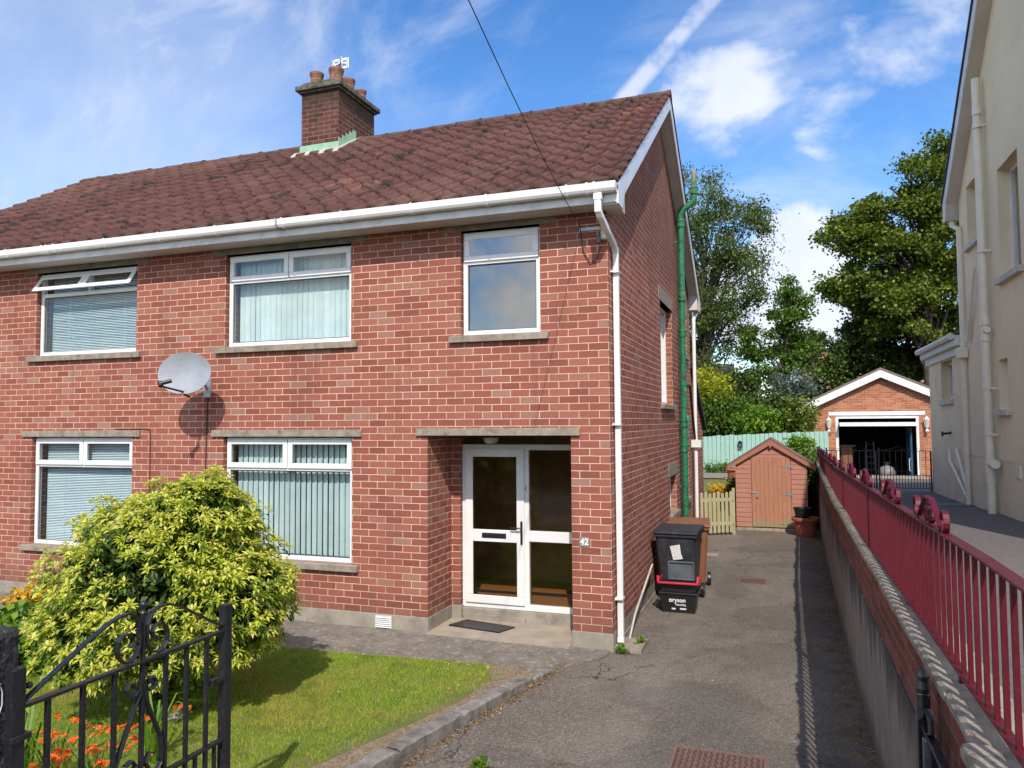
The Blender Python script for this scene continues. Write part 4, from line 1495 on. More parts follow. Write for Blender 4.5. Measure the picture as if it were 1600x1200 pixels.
def skew(b, x0, x1, ya, yb, z0, z1, m=0, n=1, jit=0.0, rnd=None):
    ys = [ya + (yb - ya) * i / n for i in range(n + 1)]
    for a, c in zip(ys, ys[1:]):
        j = rnd.uniform(-jit, jit) if rnd else 0
        vs = [(wallx(a) + x0, a, z0), (wallx(a) + x1, a, z0), (wallx(c) + x1, c, z0), (wallx(c) + x0, c, z0),
              (wallx(a) + x0 + j, a, z1 + j), (wallx(a) + x1, a, z1 + j), (wallx(c) + x1, c, z1 + j), (wallx(c) + x0 + j, c, z1 + j)]
        b.add(vs, [(0, 3, 2, 1), (4, 5, 6, 7), (0, 1, 5, 4), (1, 2, 6, 5), (2, 3, 7, 6), (3, 0, 4, 7)], m)


b = B()
skew(b, 0.0, .10, YS, YE, -.05, .985, n=12)
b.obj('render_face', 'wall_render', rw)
b = B()
skew(b, .012, .10, YS, YE, .985, 1.335, n=12)
b.obj('brick_band', 'brick_low', rw)
b = B()
rr = random.Random(4)
y = YS
while y < YE:
    y2 = min(y + rr.uniform(.5, .95), YE)
    j = rr.uniform(-.003, .003)
    xo = rr.uniform(-.003, .003)
    n = 5
    ys = [y + .004 + (y2 - y - .008) * i / n for i in range(n + 1)]
    edge_ = [rr.uniform(-.003, .003) for _ in ys]
    edge_[0] += .003
    edge_[-1] += .003
    for i in range(n):
        a, c = ys[i], ys[i + 1]
        ea, ec = edge_[i], edge_[i + 1]
        xa, xc = wallx(a), wallx(c)
        za, zc = 1.385 + j + ea * .4, 1.385 + j + ec * .4
        vs = [(xa - .004 + xo + ea, a, 1.336), (xa - .004 + xo + ea, a, za - .018), (xa + .012 + xo + ea, a, za), (xa + .21, a, za + .012), (xa + .21, a, 1.336),
              (xc - .004 + xo + ec, c, 1.336), (xc - .004 + xo + ec, c, zc - .018), (xc + .012 + xo + ec, c, zc), (xc + .21, c, zc + .012), (xc + .21, c, 1.336)]
        fs = [(0, 1, 6, 5), (1, 2, 7, 6), (2, 3, 8, 7), (3, 4, 9, 8), (4, 0, 5, 9)]
        if i == 0:
            fs.append((4, 3, 2, 1, 0))
        if i == n - 1:
            fs.append((5, 6, 7, 8, 9))
        b.add(vs, fs)
    y = y2
b.obj('coping', 'coping', rw)
b = B()
b.prism([(wallx(YS) - .05, YS), (wallx(YS) + .42, YS), (wallx(YS) + .46, YS - .55), (wallx(YS) - .03, YS - .55)], 2, -.05, 1.33)
b.obj('end_pillar', 'wall_render', rw, bevel=.03)
b = B()
b.prism([(wallx(YS) - .06, YS + .05), (wallx(YS) + .46, YS + .02), (wallx(YS) + .50, YS - .6), (wallx(YS) - .05, YS - .6)], 2, 1.331, 1.40)
b.obj('pillar_cap', 'coping', rw, bevel=.025)

rail = thing('metal_railing', (wallx(0) + .12, 0, 1.4), 'long maroon metal railing with scroll ornaments on top of the low wall', 'railing')
RXO = .078


def rtz(y):
    return 1.965 - (y + 5) * .0175 if y > -5 else 1.965


def rbz(y):
    return 1.435 - (y + 5) * .0085


b = B()
ys = [-8.4, -5, 0, 3, 6, 10, 14.6]
b.strip([(wallx(y) + RXO, y, rtz(y)) for y in ys], .050, .010, (1, 0, 0))
b.obj('top_rail', 'maroon', rail, bevel=.002)
b = B()
ys = [-8.4, -5, 0, 3, 6, 10, 14.6]
b.strip([(wallx(y) + RXO, y, rbz(y)) for y in ys], .042, .010, (1, 0, 0))
b.obj('bottom_rail', 'maroon', rail, bevel=.002)
bars = []
y = -8.3
while y < 14.5:
    bars.append(y)
    y += .128
near = [y for y in bars if y > -6.2][:94]
rest = [y for y in bars if y not in near]


def bar(b, y, w=.017):
    x = wallx(y) + RXO
    b.box(x - w / 2, x + w / 2, y - w / 2, y + w / 2, rbz(y) + .0051, rtz(y) - .0051)


for y in near:
    b = B()
    bar(b, y)
    b.obj('bar', 'maroon', rail)
b = B()
for y in rest:
    bar(b, y)
b.obj('bars', 'maroon', rail, kind='stuff')
for y in [-4.55, -3.15, -1.5, .2, 2.0, 3.8, 5.6, 7.4, 9.2, 11.0, 12.8]:
    x = wallx(y) + RXO
    b = B()
    b.box(x - .012, x + .012, y - .012, y + .012, 1.36, rbz(y) - .0051)
    b.obj('foot', 'maroon', rail)
for y in (-1.05, 1.9, 4.9, 7.9, 10.9, 13.9):
    x = wallx(y) + RXO
    b = B()
    b.box(x - .019, x + .019, y - .019, y + .019, 1.36, rtz(y) - .0051)
    b.obj('post', 'maroon', rail)


def scroll(b, x, yc, z, r, w, t, a0, a1, dir_=1, shrink=.35, n=14):
    pts = []
    for i in range(n + 1):
        f = i / n
        a = a0 + (a1 - a0) * f
        rr_ = r * (1 - shrink * f)
        pts.append((x, yc + math.cos(a) * rr_ * dir_, z + math.sin(a) * rr_))
    b.strip(pts, w, t, (1, 0, 0))


OR = [-3.92, -2.42, -.78, .75, 2.3, 3.85, 5.4, 6.95, 8.5, 10.05, 11.6, 13.1]
for y0 in OR:
    b = B()
    x = wallx(y0) + RXO
    zt = rtz(y0) + .006
    w, t = .026, .006
    k = .47
    # inverted V with outward scrolls at its feet and a small pair inside
    for sgn in (-1, 1):
        top = (x, y0, zt + .120)
        foot_ = (x, y0 + sgn * .30, zt + .004)
        b.strip([(x, y0 + sgn * .015, zt + .120), (x, y0 + sgn * .05, zt + .130), (x, y0 + sgn * .10, zt + .115), foot_], w, t, (1, 0, 0))
        cy, cz = y0 + sgn * .365, zt + .052
        pts = [(x, cy + sgn * math.cos(a) * .048, cz + math.sin(a) * .048) for a in [math.radians(d) for d in range(-150, 200, 25)]]
        b.strip([foot_] + pts, w, t, (1, 0, 0))
        cy, cz = y0 + sgn * .045, zt + .042
        pts = [(x, cy + sgn * math.cos(a) * .032, cz + math.sin(a) * .034) for a in [math.radians(d) for d in range(-90, 250, 30)]]
        b.strip(pts, w, t, (1, 0, 0))
    b.obj('scroll_ornament', 'maroon', rail, bevel=.0015)

# ================================================================== BLACK ENTRANCE GATES
GX = -1.35
g1 = thing('entrance_gate', (GX, -5.7, 0), 'open black wrought iron gate leaf with scrolls standing in front of the lawn', 'gate', None)


def P2(pts):
    return [(GX, y, z) for y, z in pts]


b = B()
b.box(GX - .022, GX + .020, -5.755, -5.690, .06, 1.425)
b.obj('hinge_stile', 'black_metal', g1, bevel=.004)
b = B()
b.box(GX - .026, GX + .026, -4.455, -4.400, .06, 1.405)
b.box(GX - .026, GX + .026, -4.52, -4.4551, .975, .992)
b.box(GX - .018, GX + .018, -4.545, -4.50, .965, 1.003)
b.obj('latch_stile', 'black_metal', g1, bevel=.004)
for z in (1.255, .635, .14):
    b = B()
    b.box(GX - .018, GX + .018, -5.689, -4.4561, z - .008, z + .008)
    b.obj('rail', 'black_metal', g1, bevel=.002)
gb = [-5.57, -5.39, -5.212, -5.04, -4.884, -4.735, -4.581]
for y in gb:
    b = B()
    b.box(GX - .010, GX + .010, y - .011, y + .011, .1481, 1.2469)
    b.obj('bar', 'black_metal', g1, bevel=.002)
for y in [-5.48, -5.30, -5.125, -4.96, -4.81, -4.66, -4.51]:
    b = B()
    b.box(GX - .009, GX + .009, y - .010, y + .010, .1481, .6269)
    b.obj('bar', 'black_metal', g1, bevel=.002)
Lt = [(-5.687, 1.275), (-5.547, 1.35), (-5.383, 1.438), (-5.25, 1.497), (-5.19, 1.514), (-5.138, 1.516), (-5.098, 1.50), (-5.072, 1.465), (-5.062, 1.40), (-5.066, 1.34), (-5.085, 1.295), (-5.12, 1.274), (-5.16, 1.28), (-5.192, 1.312), (-5.203, 1.35), (-5.198, 1.39), (-5.172, 1.415), (-5.135, 1.415), (-5.108, 1.39), (-5.105, 1.365), (-5.125, 1.345)]
Rt = [(-4.447, 1.28), (-4.52, 1.32), (-4.615, 1.373), (-4.739, 1.446), (-4.80, 1.478), (-4.856, 1.501), (-4.905, 1.510), (-4.95, 1.505), (-4.99, 1.48), (-5.014, 1.43), (-5.018, 1.38), (-5.010, 1.33), (-4.985, 1.29), (-4.945, 1.273), (-4.905, 1.283), (-4.882, 1.315), (-4.877, 1.358), (-4.893, 1.398), (-4.925, 1.42), (-4.962, 1.415), (-4.982, 1.39), (-4.972, 1.353), (-4.945, 1.338)]
Lo = [(-5.085, 1.135), (-5.100, 1.16), (-5.125, 1.165), (-5.14, 1.14), (-5.128, 1.105), (-5.09, 1.095), (-5.062, 1.115), (-5.058, 1.16), (-5.056, 1.10), (-5.09, 1.03), (-5.125, .955), (-5.165, .87), (-5.20, .79), (-5.205, .73), (-5.19, .68), (-5.15, .665), (-5.10, .70), (-5.075, .75), (-5.10, .78), (-5.14, .77)]
Ro = [(-4.985, 1.128), (-4.992, 1.155), (-4.972, 1.158), (-4.955, 1.13), (-4.968, 1.10), (-5.0, 1.095), (-5.022, 1.12), (-5.026, 1.16), (-5.02, 1.07), (-4.985, .985), (-4.95, .91), (-4.915, .83), (-4.905, .76), (-4.91, .70), (-4.94, .665), (-4.98, .68), (-5.015, .74), (-4.99, .78), (-4.96, .765)]
for nm_, pts in (('scroll', Lt), ('scroll', Rt), ('scroll', Lo), ('scroll', Ro)):
    b = B()
    b.strip(P2(pts), .030, .010, (1, 0, 0))
    b.obj(nm_, 'black_metal', g1, bevel=.0015)
b = B()
b.tube([(GX, -5.04, 1.26), (GX, -5.04, 1.50)], .013, 8)
b.lathe((GX, -5.04, 1.49), [(.011, 0), (.018, .008), (.011, .018), (.010, .028), (.017, .040), (.019, .052), (.013, .064), (.003, .070)], 12)
b.obj('finial', 'black_metal', g1, smooth=True)
b = B()
b.tube([(GX, -5.69, 1.335), (GX, -5.675, 1.335)], .006, 8)
b.lathe((GX, -5.662, 1.320), [(.004, 0), (.013, .004), (.016, .014), (.013, .024), (.004, .029)], 12)
b.obj('knob', 'black_metal', g1, smooth=True)
b = B()
b.box(GX - .03, GX + .028, -5.76, -5.665, 1.118, 1.145)
b.box(GX - .03, GX + .028, -5.76, -5.665, .30, .327)
b.objs('hinge_band', 'black_metal', g1, bevel=.003)

pil = thing('gate_pillar', (-1.65, -5.75, 0), 'dark rough stone gate pillar at the left edge beside the hinge of the black gate', 'pillar')
rng = np.random.default_rng(2)
b = B()
n = 14
x0, x1, y0, y1, z1 = -2.15, -1.50, -6.15, -5.60, 1.545
# roughened skin
V, Fq = [], []


def rough_face(o, du_, dv_, nu, nv, nrm):
    base = len(V)
    for i in range(nv + 1):
        for j in range(nu + 1):
            e = 0 if i in (0, nv) or j in (0, nu) else rng.uniform(0, .022)
            p = np.array(o) + np.array(du_) * j / nu + np.array(dv_) * i / nv + np.array(nrm) * e
            V.append(p)
    for i in range(nv):
        for j in range(nu):
            a = base + i * (nu + 1) + j
            Fq.append((a, a + 1, a + nu + 2, a + nu + 1))


rough_face((x0, y0, 0), (x1 - x0, 0, 0), (0, 0, z1), 34, 80, (0, -1, 0))
rough_face((x1, y0, 0), (0, y1 - y0, 0), (0, 0, z1), 30, 80, (1, 0, 0))
rough_face((x1, y1, 0), (x0 - x1, 0, 0), (0, 0, z1), 34, 80, (0, 1, 0))
rough_face((x0, y1, 0), (0, y0 - y1, 0), (0, 0, z1), 30, 80, (-1, 0, 0))
rough_face((x0, y0, z1), (x1 - x0, 0, 0), (0, y1 - y0, 0), 34, 30, (0, 0, 1))
mesh_np('stone_body', np.array(V), np.array(Fq), 'rubble', pil)
b = B()
rr = random.Random(8)
for q in range(6):
    y = rr.uniform(-5.9, -5.62)
    z = rr.uniform(.9, 1.2)
    pts = []
    for k in range(9):
        pts.append((x1 + .017, y, z))
        y = min(max(y + rr.uniform(-.03, .03), -6.0), -5.605)
        z += .055
        if z > 1.55:
            break
    b.tube(pts, .0028, 5)
b.obj('ivy_stem', 'paper', pil)

g2 = thing('entrance_gate', (2.24, -5.3, 0), 'black and grey gate leaf folded back edge-on against the brick and render wall', 'gate', None)
gx = wallx(-4.5) - .05
b = B()
b.box(gx - .028, gx + .024, -4.46, -4.41, .06, 1.30)
b.lathe((gx, -4.437, 1.30), [(.026, 0), (.030, .02), (.022, .05), (.026, .07), (.015, .10), (.003, .11)], 10)
b.obj('latch_stile', 'black_metal', g2, bevel=.004)
b = B()
for y in (-4.62, -4.80, -4.98, -5.16, -5.34, -5.52):
    b.box(gx - .008, gx + .008, y - .008, y + .008, .146, 1.16)
b.box(gx - .016, gx + .016, -5.75, -4.4601, 1.16, 1.172)
b.box(gx - .016, gx + .016, -5.75, -4.4601, .60, .612)
b.box(gx - .016, gx + .016, -5.75, -4.4601, .134, .146)
b.obj('leaf_frame', 'black_metal', g2, bevel=.002)
b = B()
b.strip([(gx, -4.47, 1.20), (gx, -4.53, 1.26), (gx, -4.60, 1.24), (gx, -4.61, 1.19), (gx, -4.56, 1.17)], .022, .009, (1, 0, 0))
b.obj('scroll', 'black_metal', g2)
b = B()
b.box(gx - .028, gx + .030, -4.60, -4.56, .05, 1.159)
b.obj('drop_bolt', 'grey_metal', g2, bevel=.004)

# ================================================================== DRIVEWAY THINGS


def wheelie(loc, rz_, mt, label, paper):
    t = thing('wheelie_bin', loc, label, 'wheelie bin', 'wheelie bins beside the house')
    X, Y, Z = loc
    b = B()
    # tapered body, w .58 x d .66 x h .98
    z0, z1 = .07, .92
    wb, wt, db, dt = .22, .275, .21, .30
    ringv = []
    for z, w, d in ((z0, wb, db), (z1, wt, dt)):
        ringv.append([(X - w + .03, Y - d, Z + z), (X + w - .03, Y - d, Z + z), (X + w, Y - d + .03, Z + z), (X + w, Y + d - .03, Z + z), (X + w - .03, Y + d, Z + z), (X - w + .03, Y + d, Z + z), (X - w, Y + d - .03, Z + z), (X - w, Y - d + .03, Z + z)])
    b.add(ringv[0] + ringv[1], [tuple(range(8))[::-1], tuple(range(8, 16))] + [(i, (i + 1) % 8, 8 + (i + 1) % 8, 8 + i) for i in range(8)])
    b.box(X - wt - .018, X + wt + .018, Y - dt - .022, Y + dt + .02, Z + .885, Z + .93)
    b.obj('body', mt, t, bevel=.006)
    b = B()
    b.prism([(Y - dt - .045, Z + .932), (Y + dt + .05, Z + .932), (Y + dt + .05, Z + .965), (Y + dt - .02, Z + .995), (Y - dt + .05, Z + .975), (Y - dt - .045, Z + .95)], 0, X - wt - .03, X + wt + .03)
    b.obj('lid', mt, t, bevel=.01)
    b = B()
    b.tube([(X - .2, Y + dt + .06, Z + .93), (X + .2, Y + dt + .06, Z + .93)], .015, 8)
    b.obj('handle', mt, t)
    for sx in (-1, 1):
        b = B()
        b.tube([(X + sx * (wb + .035), Y + db - .0, Z + .10), (X + sx * (wb + .085), Y + db - .0, Z + .10)], .10, 20)
        wl = b.obj('wheel', 'black_plastic', t, bevel=.008)
        b = B()
        b.tube([(X + sx * (wb + .0851), Y + db, Z + .10), (X + sx * (wb + .092), Y + db, Z + .10)], .045, 12)
        b.obj('hub', 'grey_plastic', wl)
    if paper:
        b = B()
        b.prism([(X - .075, Z + .76), (X + .06, Z + .79), (X + .075, Z + .67), (X + .10, Z + .60), (X - .03, Z + .575), (X - .05, Z + .66)], 1, Y - .295, Y - .294)
        p_ = b.obj('paper_notice', 'paper', t)
        # lie on the tapered front
        p_.data.transform(Matrix.Translation((0, 0, 0)))
    return t


def rot_thing(t, ang):
    t.rotation_euler = (0, 0, ang)


w1 = wheelie((.37, 2.72, 0), 0, 'bin_black', 'black wheelie bin with a white paper notice standing by the brick wall', True)
rot_thing(w1, math.radians(-3))
w2 = wheelie((.42, 3.50, 0), 0, 'bin_brown', 'brown wheelie bin standing behind the black wheelie bin', False)
rot_thing(w2, math.radians(6))

rc = thing('recycling_box', (.45, 2.04, 0), 'black plastic recycling box with white lettering in front of the black wheelie bin', 'recycling box')
b = B()
X, Y = .45, 2.06
b.add([(X - .205, Y - .15, .0), (X + .205, Y - .15, .0), (X + .205, Y + .15, 0), (X - .205, Y + .15, 0), (X - .235, Y - .185, .235), (X + .235, Y - .185, .235), (X + .235, Y + .185, .235), (X - .235, Y + .185, .235)],
      [(0, 3, 2, 1), (4, 5, 6, 7), (0, 1, 5, 4), (1, 2, 6, 5), (2, 3, 7, 6), (3, 0, 4, 7)])
b.box(X - .25, X + .25, Y - .20, Y + .20, .236, .262)
b.obj('tub', 'black_plastic', rc, bevel=.006)
tl = Matrix.Rotation(math.radians(90 - 8.4), 4, 'X')
text('Bryson', 'lettering', .075, (X - .01, Y - .178, .165), tl, 'paper', rc, sx=1.0)
text('Recycling', 'lettering', .034, (X + .03, Y - .170, .108), tl, 'paper', rc)
b = B()
b.box(X + .02, X + .10, Y - .1645, Y - .158, .045, .065)
b.box(X - .085, X - .035, Y - .1645, Y - .158, .042, .062)
b.obj('label_strip', 'paper', rc)
rc2 = thing('recycling_box', (.45, 2.05, .262), 'black recycling box with a red rim handle stacked on the lettered box', 'recycling box')
b = B()
b.box(X - .215, X + .215, Y - .165, Y + .165, .263, .335)
b.box(X - .245, X + .245, Y - .195, Y + .195, .335, .365)
b.obj('tub', 'black_plastic', rc2, bevel=.006)
b = B()
b.tube([(X - .255, Y - .16, .46), (X - .25, Y - .205, .40), (X - .24, Y - .215, .385), (X + .24, Y - .215, .385), (X + .25, Y - .205, .40), (X + .255, Y - .16, .47)], .016, 8)
b.box(X - .262, X - .247, Y - .20, Y + .20, .366, .41)
b.box(X + .247, X + .262, Y - .20, Y + .20, .366, .41)
b.box(X - .25, X + .25, Y - .205, Y - .19, .366, .395)
b.obj('rim_handle', 'red_plastic', rc2, bevel=.003)
ld = thing('box_lid', (.47, 2.2, .38), 'grey plastic lid propped upright on the stacked recycling boxes', 'lid')
b = B()
b.prism([(X - .15, .385), (X + .19, .385), (X + .19, .60), (X + .17, .625), (X - .13, .625), (X - .15, .60)], 1, Y + .02, Y + .035)
b.obj('panel', 'grey_plastic', ld, bevel=.004)
b = B()
ring(b, X - .15, X + .19, .387, .625, Y + .0, Y + .0199, .018)
b.obj('lid_edge', 'grey_plastic', ld, bevel=.004)

b = B()
b.strip([(.10, .42, .03), (.08, .9, .20), (.06, 2.3, .52)], .034, .02, (0, 0, 1))
b.obj('plank', 'sillw', None, bevel=.003, label='long thin white plank leaning along the foot of the gable wall behind the downpipe', cat='plank')

# inspection covers
c1 = thing('manhole_cover', (1.27, -2.42, 0), 'red-brown patterned iron inspection cover in the tarmac at the near edge', 'manhole cover')
M['rust'] = plain('rusty_iron', (0.22, 0.125, 0.095), (0.15, 0.09, 0.07), 14, 0.8, (60, .5, .004))
M['rust_dk'] = plain('rust_recess', (0.10, 0.055, 0.045), rough=.9)
b = B()
b.box(.96, 1.58, -2.62, -2.20, .0, .007)
b.obj('plate', 'rust_dk', c1)
b = B()
for i in range(15):
    for j in range(10):
        x = .975 + i * .0405
        y = -2.605 + j * .0405
        if (i + j) % 2:
            b.box(x, x + .032, y + .010, y + .022, .0071, .012)
        else:
            b.box(x + .010, x + .022, y, y + .032, .0071, .012)
ring2 = [(.94, 1.60, -2.64, -2.6201), (.94, 1.60, -2.1999, -2.18), (.94, .9599, -2.62, -2.20), (1.5801, 1.60, -2.62, -2.20)]
for r in ring2:
    b.box(*r, .0, .012)
b.obj('tread', 'rust', c1)
c2 = thing('manhole_cover', (1.28, 4.18, 0), 'small rusty inspection cover in the driveway beyond the bins', 'manhole cover')
b = B()
b.box(1.07, 1.50, 3.98, 4.40, .0, .008)
b.obj('plate', 'rust', c2)
b = B()
for i in range(6):
    b.box(1.10, 1.47, 4.02 + i * .06, 4.045 + i * .06, .0081, .012)
b.obj('tread', 'rust_dk', c2)
b = B()
b.box(.33, .62, 6.2, 6.45, .0, .03)
b.obj('gully_slab', 'concrete', None, bevel=.008, label='small pale concrete slab by the drain beyond the bins', cat='slab')

# ================================================================== SHED
M['shed_barge'] = wood('barge_stain', (0.42, 0.17, 0.11), (0.30, 0.12, 0.08))
sh = thing('garden_shed', (1.5, 10.5, 0), 'small red-stained wooden shed with an orange door at the end of the driveway', 'shed')
S0, S1, SY0, SY1, SE, SA = .745, 2.265, 9.90, 11.9, 1.47, 1.95
SM = (S0 + S1) / 2
b = B()
z = .08
while z < SA - .02:
    z2 = min(z + .108, SA)

    def half(zq):
        return (S1 - S0) / 2 if zq <= SE else max((S1 - S0) / 2 * (SA - zq) / (SA - SE), .0)
    zt = z2 - .008
    ha, hb = half(z), half(zt)
    if hb <= .02:
        hb = .0
    dl, dr = SM - .415, SM + .415
    if z2 <= 1.70:
        b.prism([(SM - ha, z), (dl - .012, z), (dl - .012, zt), (SM - hb, zt)], 1, SY0 - .006, SY0 + .02)
        b.prism([(dr + .012, z), (SM + ha, z), (SM + hb, zt), (dr + .012, zt)], 1, SY0 - .006, SY0 + .02)
    else:
        b.prism([(SM - ha, z), (SM + ha, z), (SM + hb, zt), (SM - hb, zt)], 1, SY0 - .006, SY0 + .02)
    z = z2
b.obj('front_wall', 'shed_wall', sh, bevel=.003)
b = B()
b.box(S0, S0 + .02, SY0 + .0201, SY1, .06, SE)
b.box(S1 - .02, S1, SY0 + .0201, SY1, .06, SE)
b.prism([(S0, .06), (S1, .06), (S1, SE), (SM, SA), (S0, SE)], 1, SY1 - .02, SY1)
b.prism([(S0 + .021, .06), (S1 - .021, .06), (S1 - .021, SE - .01), (SM, SA - .02), (S0 + .021, SE - .01)], 1, SY0 + .021, SY0 + .03)
b.obj('side_wall', 'shed_wall', sh)
b = B()
for k in range(9):
    xa = SM - .412 + k * .0916
    b.box(xa + .0015, xa + .0901, SY0 - .016, SY0 + .004, .09, 1.655)
sdoor = b.obj('door', 'shed_door', sh, bevel=.002)
b = B()
for z in (1.44, .82, .165):
    b.prism([(SM + .16, z), (SM + .40, z + .022), (SM + .43, z + .03), (SM + .43, z - .03), (SM + .40, z - .022)], 1, SY0 - .022, SY0 - .0165)
    b.box(SM + .432, SM + .462, SY0 - .014, SY0 - .0065, z - .05, z + .05)
b.obj('hinge', 'galv', sdoor)
b = B()
b.box(SM - .43, SM - .27, SY0 - .028, SY0 - .0165, .835, .86)
b.box(SM - .34, SM - .27, SY0 - .022, SY0 - .0165, .80, .86)
b.box(SM - .325, SM - .275, SY0 - .045, SY0 - .0285, .74, .80)
b.obj('bolt', 'galv', sdoor, bevel=.003)
b = B()
for sgn in (-1, 1):
    b.prism([(SM, SA + .10), (SM + sgn * .95, SE - .015), (SM + sgn * .93, SE - .115), (SM, SA - .03)], 1, SY0 - .075, SY0 - .055)
b.prism([(SM - .05, SA - .01), (SM + .05, SA - .01), (SM + .0, SA - .11)], 1, SY0 - .09, SY0 - .0751)
b.obj('barge_board', 'shed_barge', sh, bevel=.003)
b = B()
for sgn in (-1, 1):
    b.prism([(SM, SA + .115), (SM + sgn * .94, SE - .01), (SM + sgn * .94, SE - .03), (SM, SA + .095)], 1, SY0 - .08, SY1 + .06)
b.obj('roof', 'felt', sh)
b = B()
b.box(S0 - .01, S1 + .06, SY0 - .03, SY1, -.02, .058)
b.obj('base', 'coping', sh, bevel=.01)

# picket gate
pg = thing('picket_gate', (.45, 9.0, 0), 'weathered pale picket gate between the house and the red shed', 'gate')
for k in range(8):
    f = k / 7
    x, y = .10 + f * .58, 8.72 + f * .38
    b = B()
    zt = .93 + .02 * math.sin(k * 2.1)
    b.prism([(x - .03, .05), (x + .03, .05), (x + .03, zt - .03), (x, zt), (x - .03, zt - .03)], 1, y - .009, y + .009)
    b.obj('picket', 'pale_wood', pg, bevel=.002)
for z in (.25, .76):
    b = B()
    b.strip([(.06, 8.725, z), (.74, 9.165, z)], .07, .025, (0, 0, 1))
    b.obj('rail', 'pale_wood', pg)
b = B()
b.box(.70, .76, 9.16, 9.22, -.02, 1.0)
b.obj('post', 'pale_wood', pg)

# mint fence behind
fe = thing('board_fence', (1, 16, .85), 'mint green painted board fence across the back of the garden', 'fence')
rr = random.Random(12)
bx_ = []
x = -1.55
while x < 3.0:
    bx_.append(x)
    x += .128
for x in bx_:
    b = B()
    zt = 2.0 + (x + .5) * .045 + rr.uniform(-.015, .015)
    j = rr.uniform(-.008, .008)
    b.box(x + .004, x + .121, 16.0 + j, 16.018 + j, .84, zt)
    b.obj('board', 'green_fence', fe, bevel=.003)
for z in (1.1, 1.8):
    b = B()
    b.box(-1.6, 3.05, 16.035, 16.08, z, z + .07)
    b.obj('rail', 'green_fence', fe)
bl = thing('wall_lantern', (.55, 15.95, 1.75), 'small black lantern hung on the mint green fence', 'lantern')
b = B()
b.box(.50, .62, 15.89, 15.96, 1.66, 1.68)
b.box(.50, .62, 15.89, 15.96, 1.80, 1.815)
for x in (.50, .605):
    b.box(x, x + .015, 15.89, 15.905, 1.681, 1.799)
    b.box(x, x + .015, 15.945, 15.96, 1.681, 1.799)
b.prism([(.49, 1.816), (.63, 1.816), (.56, 1.87)], 1, 15.885, 15.965)
b.obj('frame', 'black_plastic', bl)
b = B()
b.box(.52, .60, 15.91, 15.94, 1.681, 1.799)
b.obj('lamp_glass', 'grey_plastic', bl)


def pot(name, c, r, h, mt, label, cat='plant pot', parent_name='pot'):
    t = thing(name, c, label, cat)
    b = B()
    b.lathe(c, [(r * .66, 0), (r * .86, h * .8), (r * .86, h * .80), (r * 1.0, h * .82), (r * 1.04, h * .9), (r * 1.0, h), (r * .88, h), (r * .84, h * .84)], 28)
    b.obj('pot_body', mt, t, smooth=True)
    b = B()
    b.lathe(c, [(r * .82, h * .85), (r * .82, h * .86)], 20)
    b.obj('compost', 'soil', t)
    return t


pot('plant_pot', (2.19, 9.35, 0), .275, .40, 'terracotta', 'big terracotta plant pot beside the red shed and the wall')
b = B()
b.lathe((2.13, 9.36, .36), [(.13, 0), (.175, .22), (.185, .225), (.185, .24), (.165, .24), (.12, .05)], 24)
b.obj('plant_tub', 'black_plastic', None, smooth=True, label='black plastic tub sitting inside the big terracotta pot', cat='tub')
p3 = pot('plant_pot', (.50, 13.4, .915), .21, .25, 'terracotta', 'small terracotta pot on the garden terrace left of the shed')

# ================================================================== NEIGHBOUR'S HOUSE
NX = 4.75
nh = thing('rendered_house', (NX + 3, 3, 1), 'cream rendered two-storey house with white pipes at the right edge', 'house')
NY0, NY1 = .35, 6.75
BZ = .75
NRY, NRZ = 3.35, 9.31
nholes = [(3.32, 4.30, 4.46, 6.02), (5.30, 6.18, 5.33, 6.32), (4.14, 4.60, 2.60, 3.32)]
b = B()
holed(b, 'x', NY0, NY1, 1.86, 6.40, NX, NX + .25, nholes)
b.prism([(NY0, 6.40), (NY1, 6.40), (NRY, NRZ)], 0, NX, NX + .25)
b.obj('side_wall', 'cream', nh)
b = B()
b.box(NX + .008, NX + .25, NY0, NY1, .4, 1.86)
b.obj('wall_base', 'cream_smooth', nh)
b = B()
b.box(NX + .25, NX + 7.5, NY0, NY0 + .25, .4, 6.4)
b.box(NX + .25, NX + 7.5, NY1 - .25, NY1, .4, 6.4)
b.box(NX + 7.5, NX + 7.75, NY0, NY1, .4, 6.4)
b.obj('front_wall', 'cream', nh)
b = B()
b.box(NX + .25, NX + .30, 2.8, 6.4, 2.2, 6.39)
b.obj('inner_wall', 'dark', nh)
for (y0, y1, z0, z1), gl_, dp_ in zip(nholes, ('glass', 'glass', None), (.15, .15, .10)):
    b = B()
    b.box(NX - .07, NX + .12, y0 - .10, y1 + .06, z0 - .09, z0 - .002)
    b.obj('sill', 'sillw', nh, bevel=.006)
    b = B()
    xf = NX + dp_
    for q in ((y0, y1, z0, z0 + .07), (y0, y1, z1 - .07, z1), (y0, y0 + .07, z0 + .07, z1 - .07), (y1 - .07, y1, z0 + .07, z1 - .07)):
        b.box(xf, xf + .06, q[0], q[1], q[2], q[3])
    fr = b.obj('window', 'upvc', nh, bevel=.004)
    b = B()
    b.box(xf + .02, xf + .026, y0 + .06, y1 - .06, z0 + .06, z1 - .06)
    b.obj('pane', 'glass', fr)
    b = B()
    b.box(xf + .10, xf + .105, y0, y1, z0, z1)
    b.obj('net_curtain', 'curtain', fr)
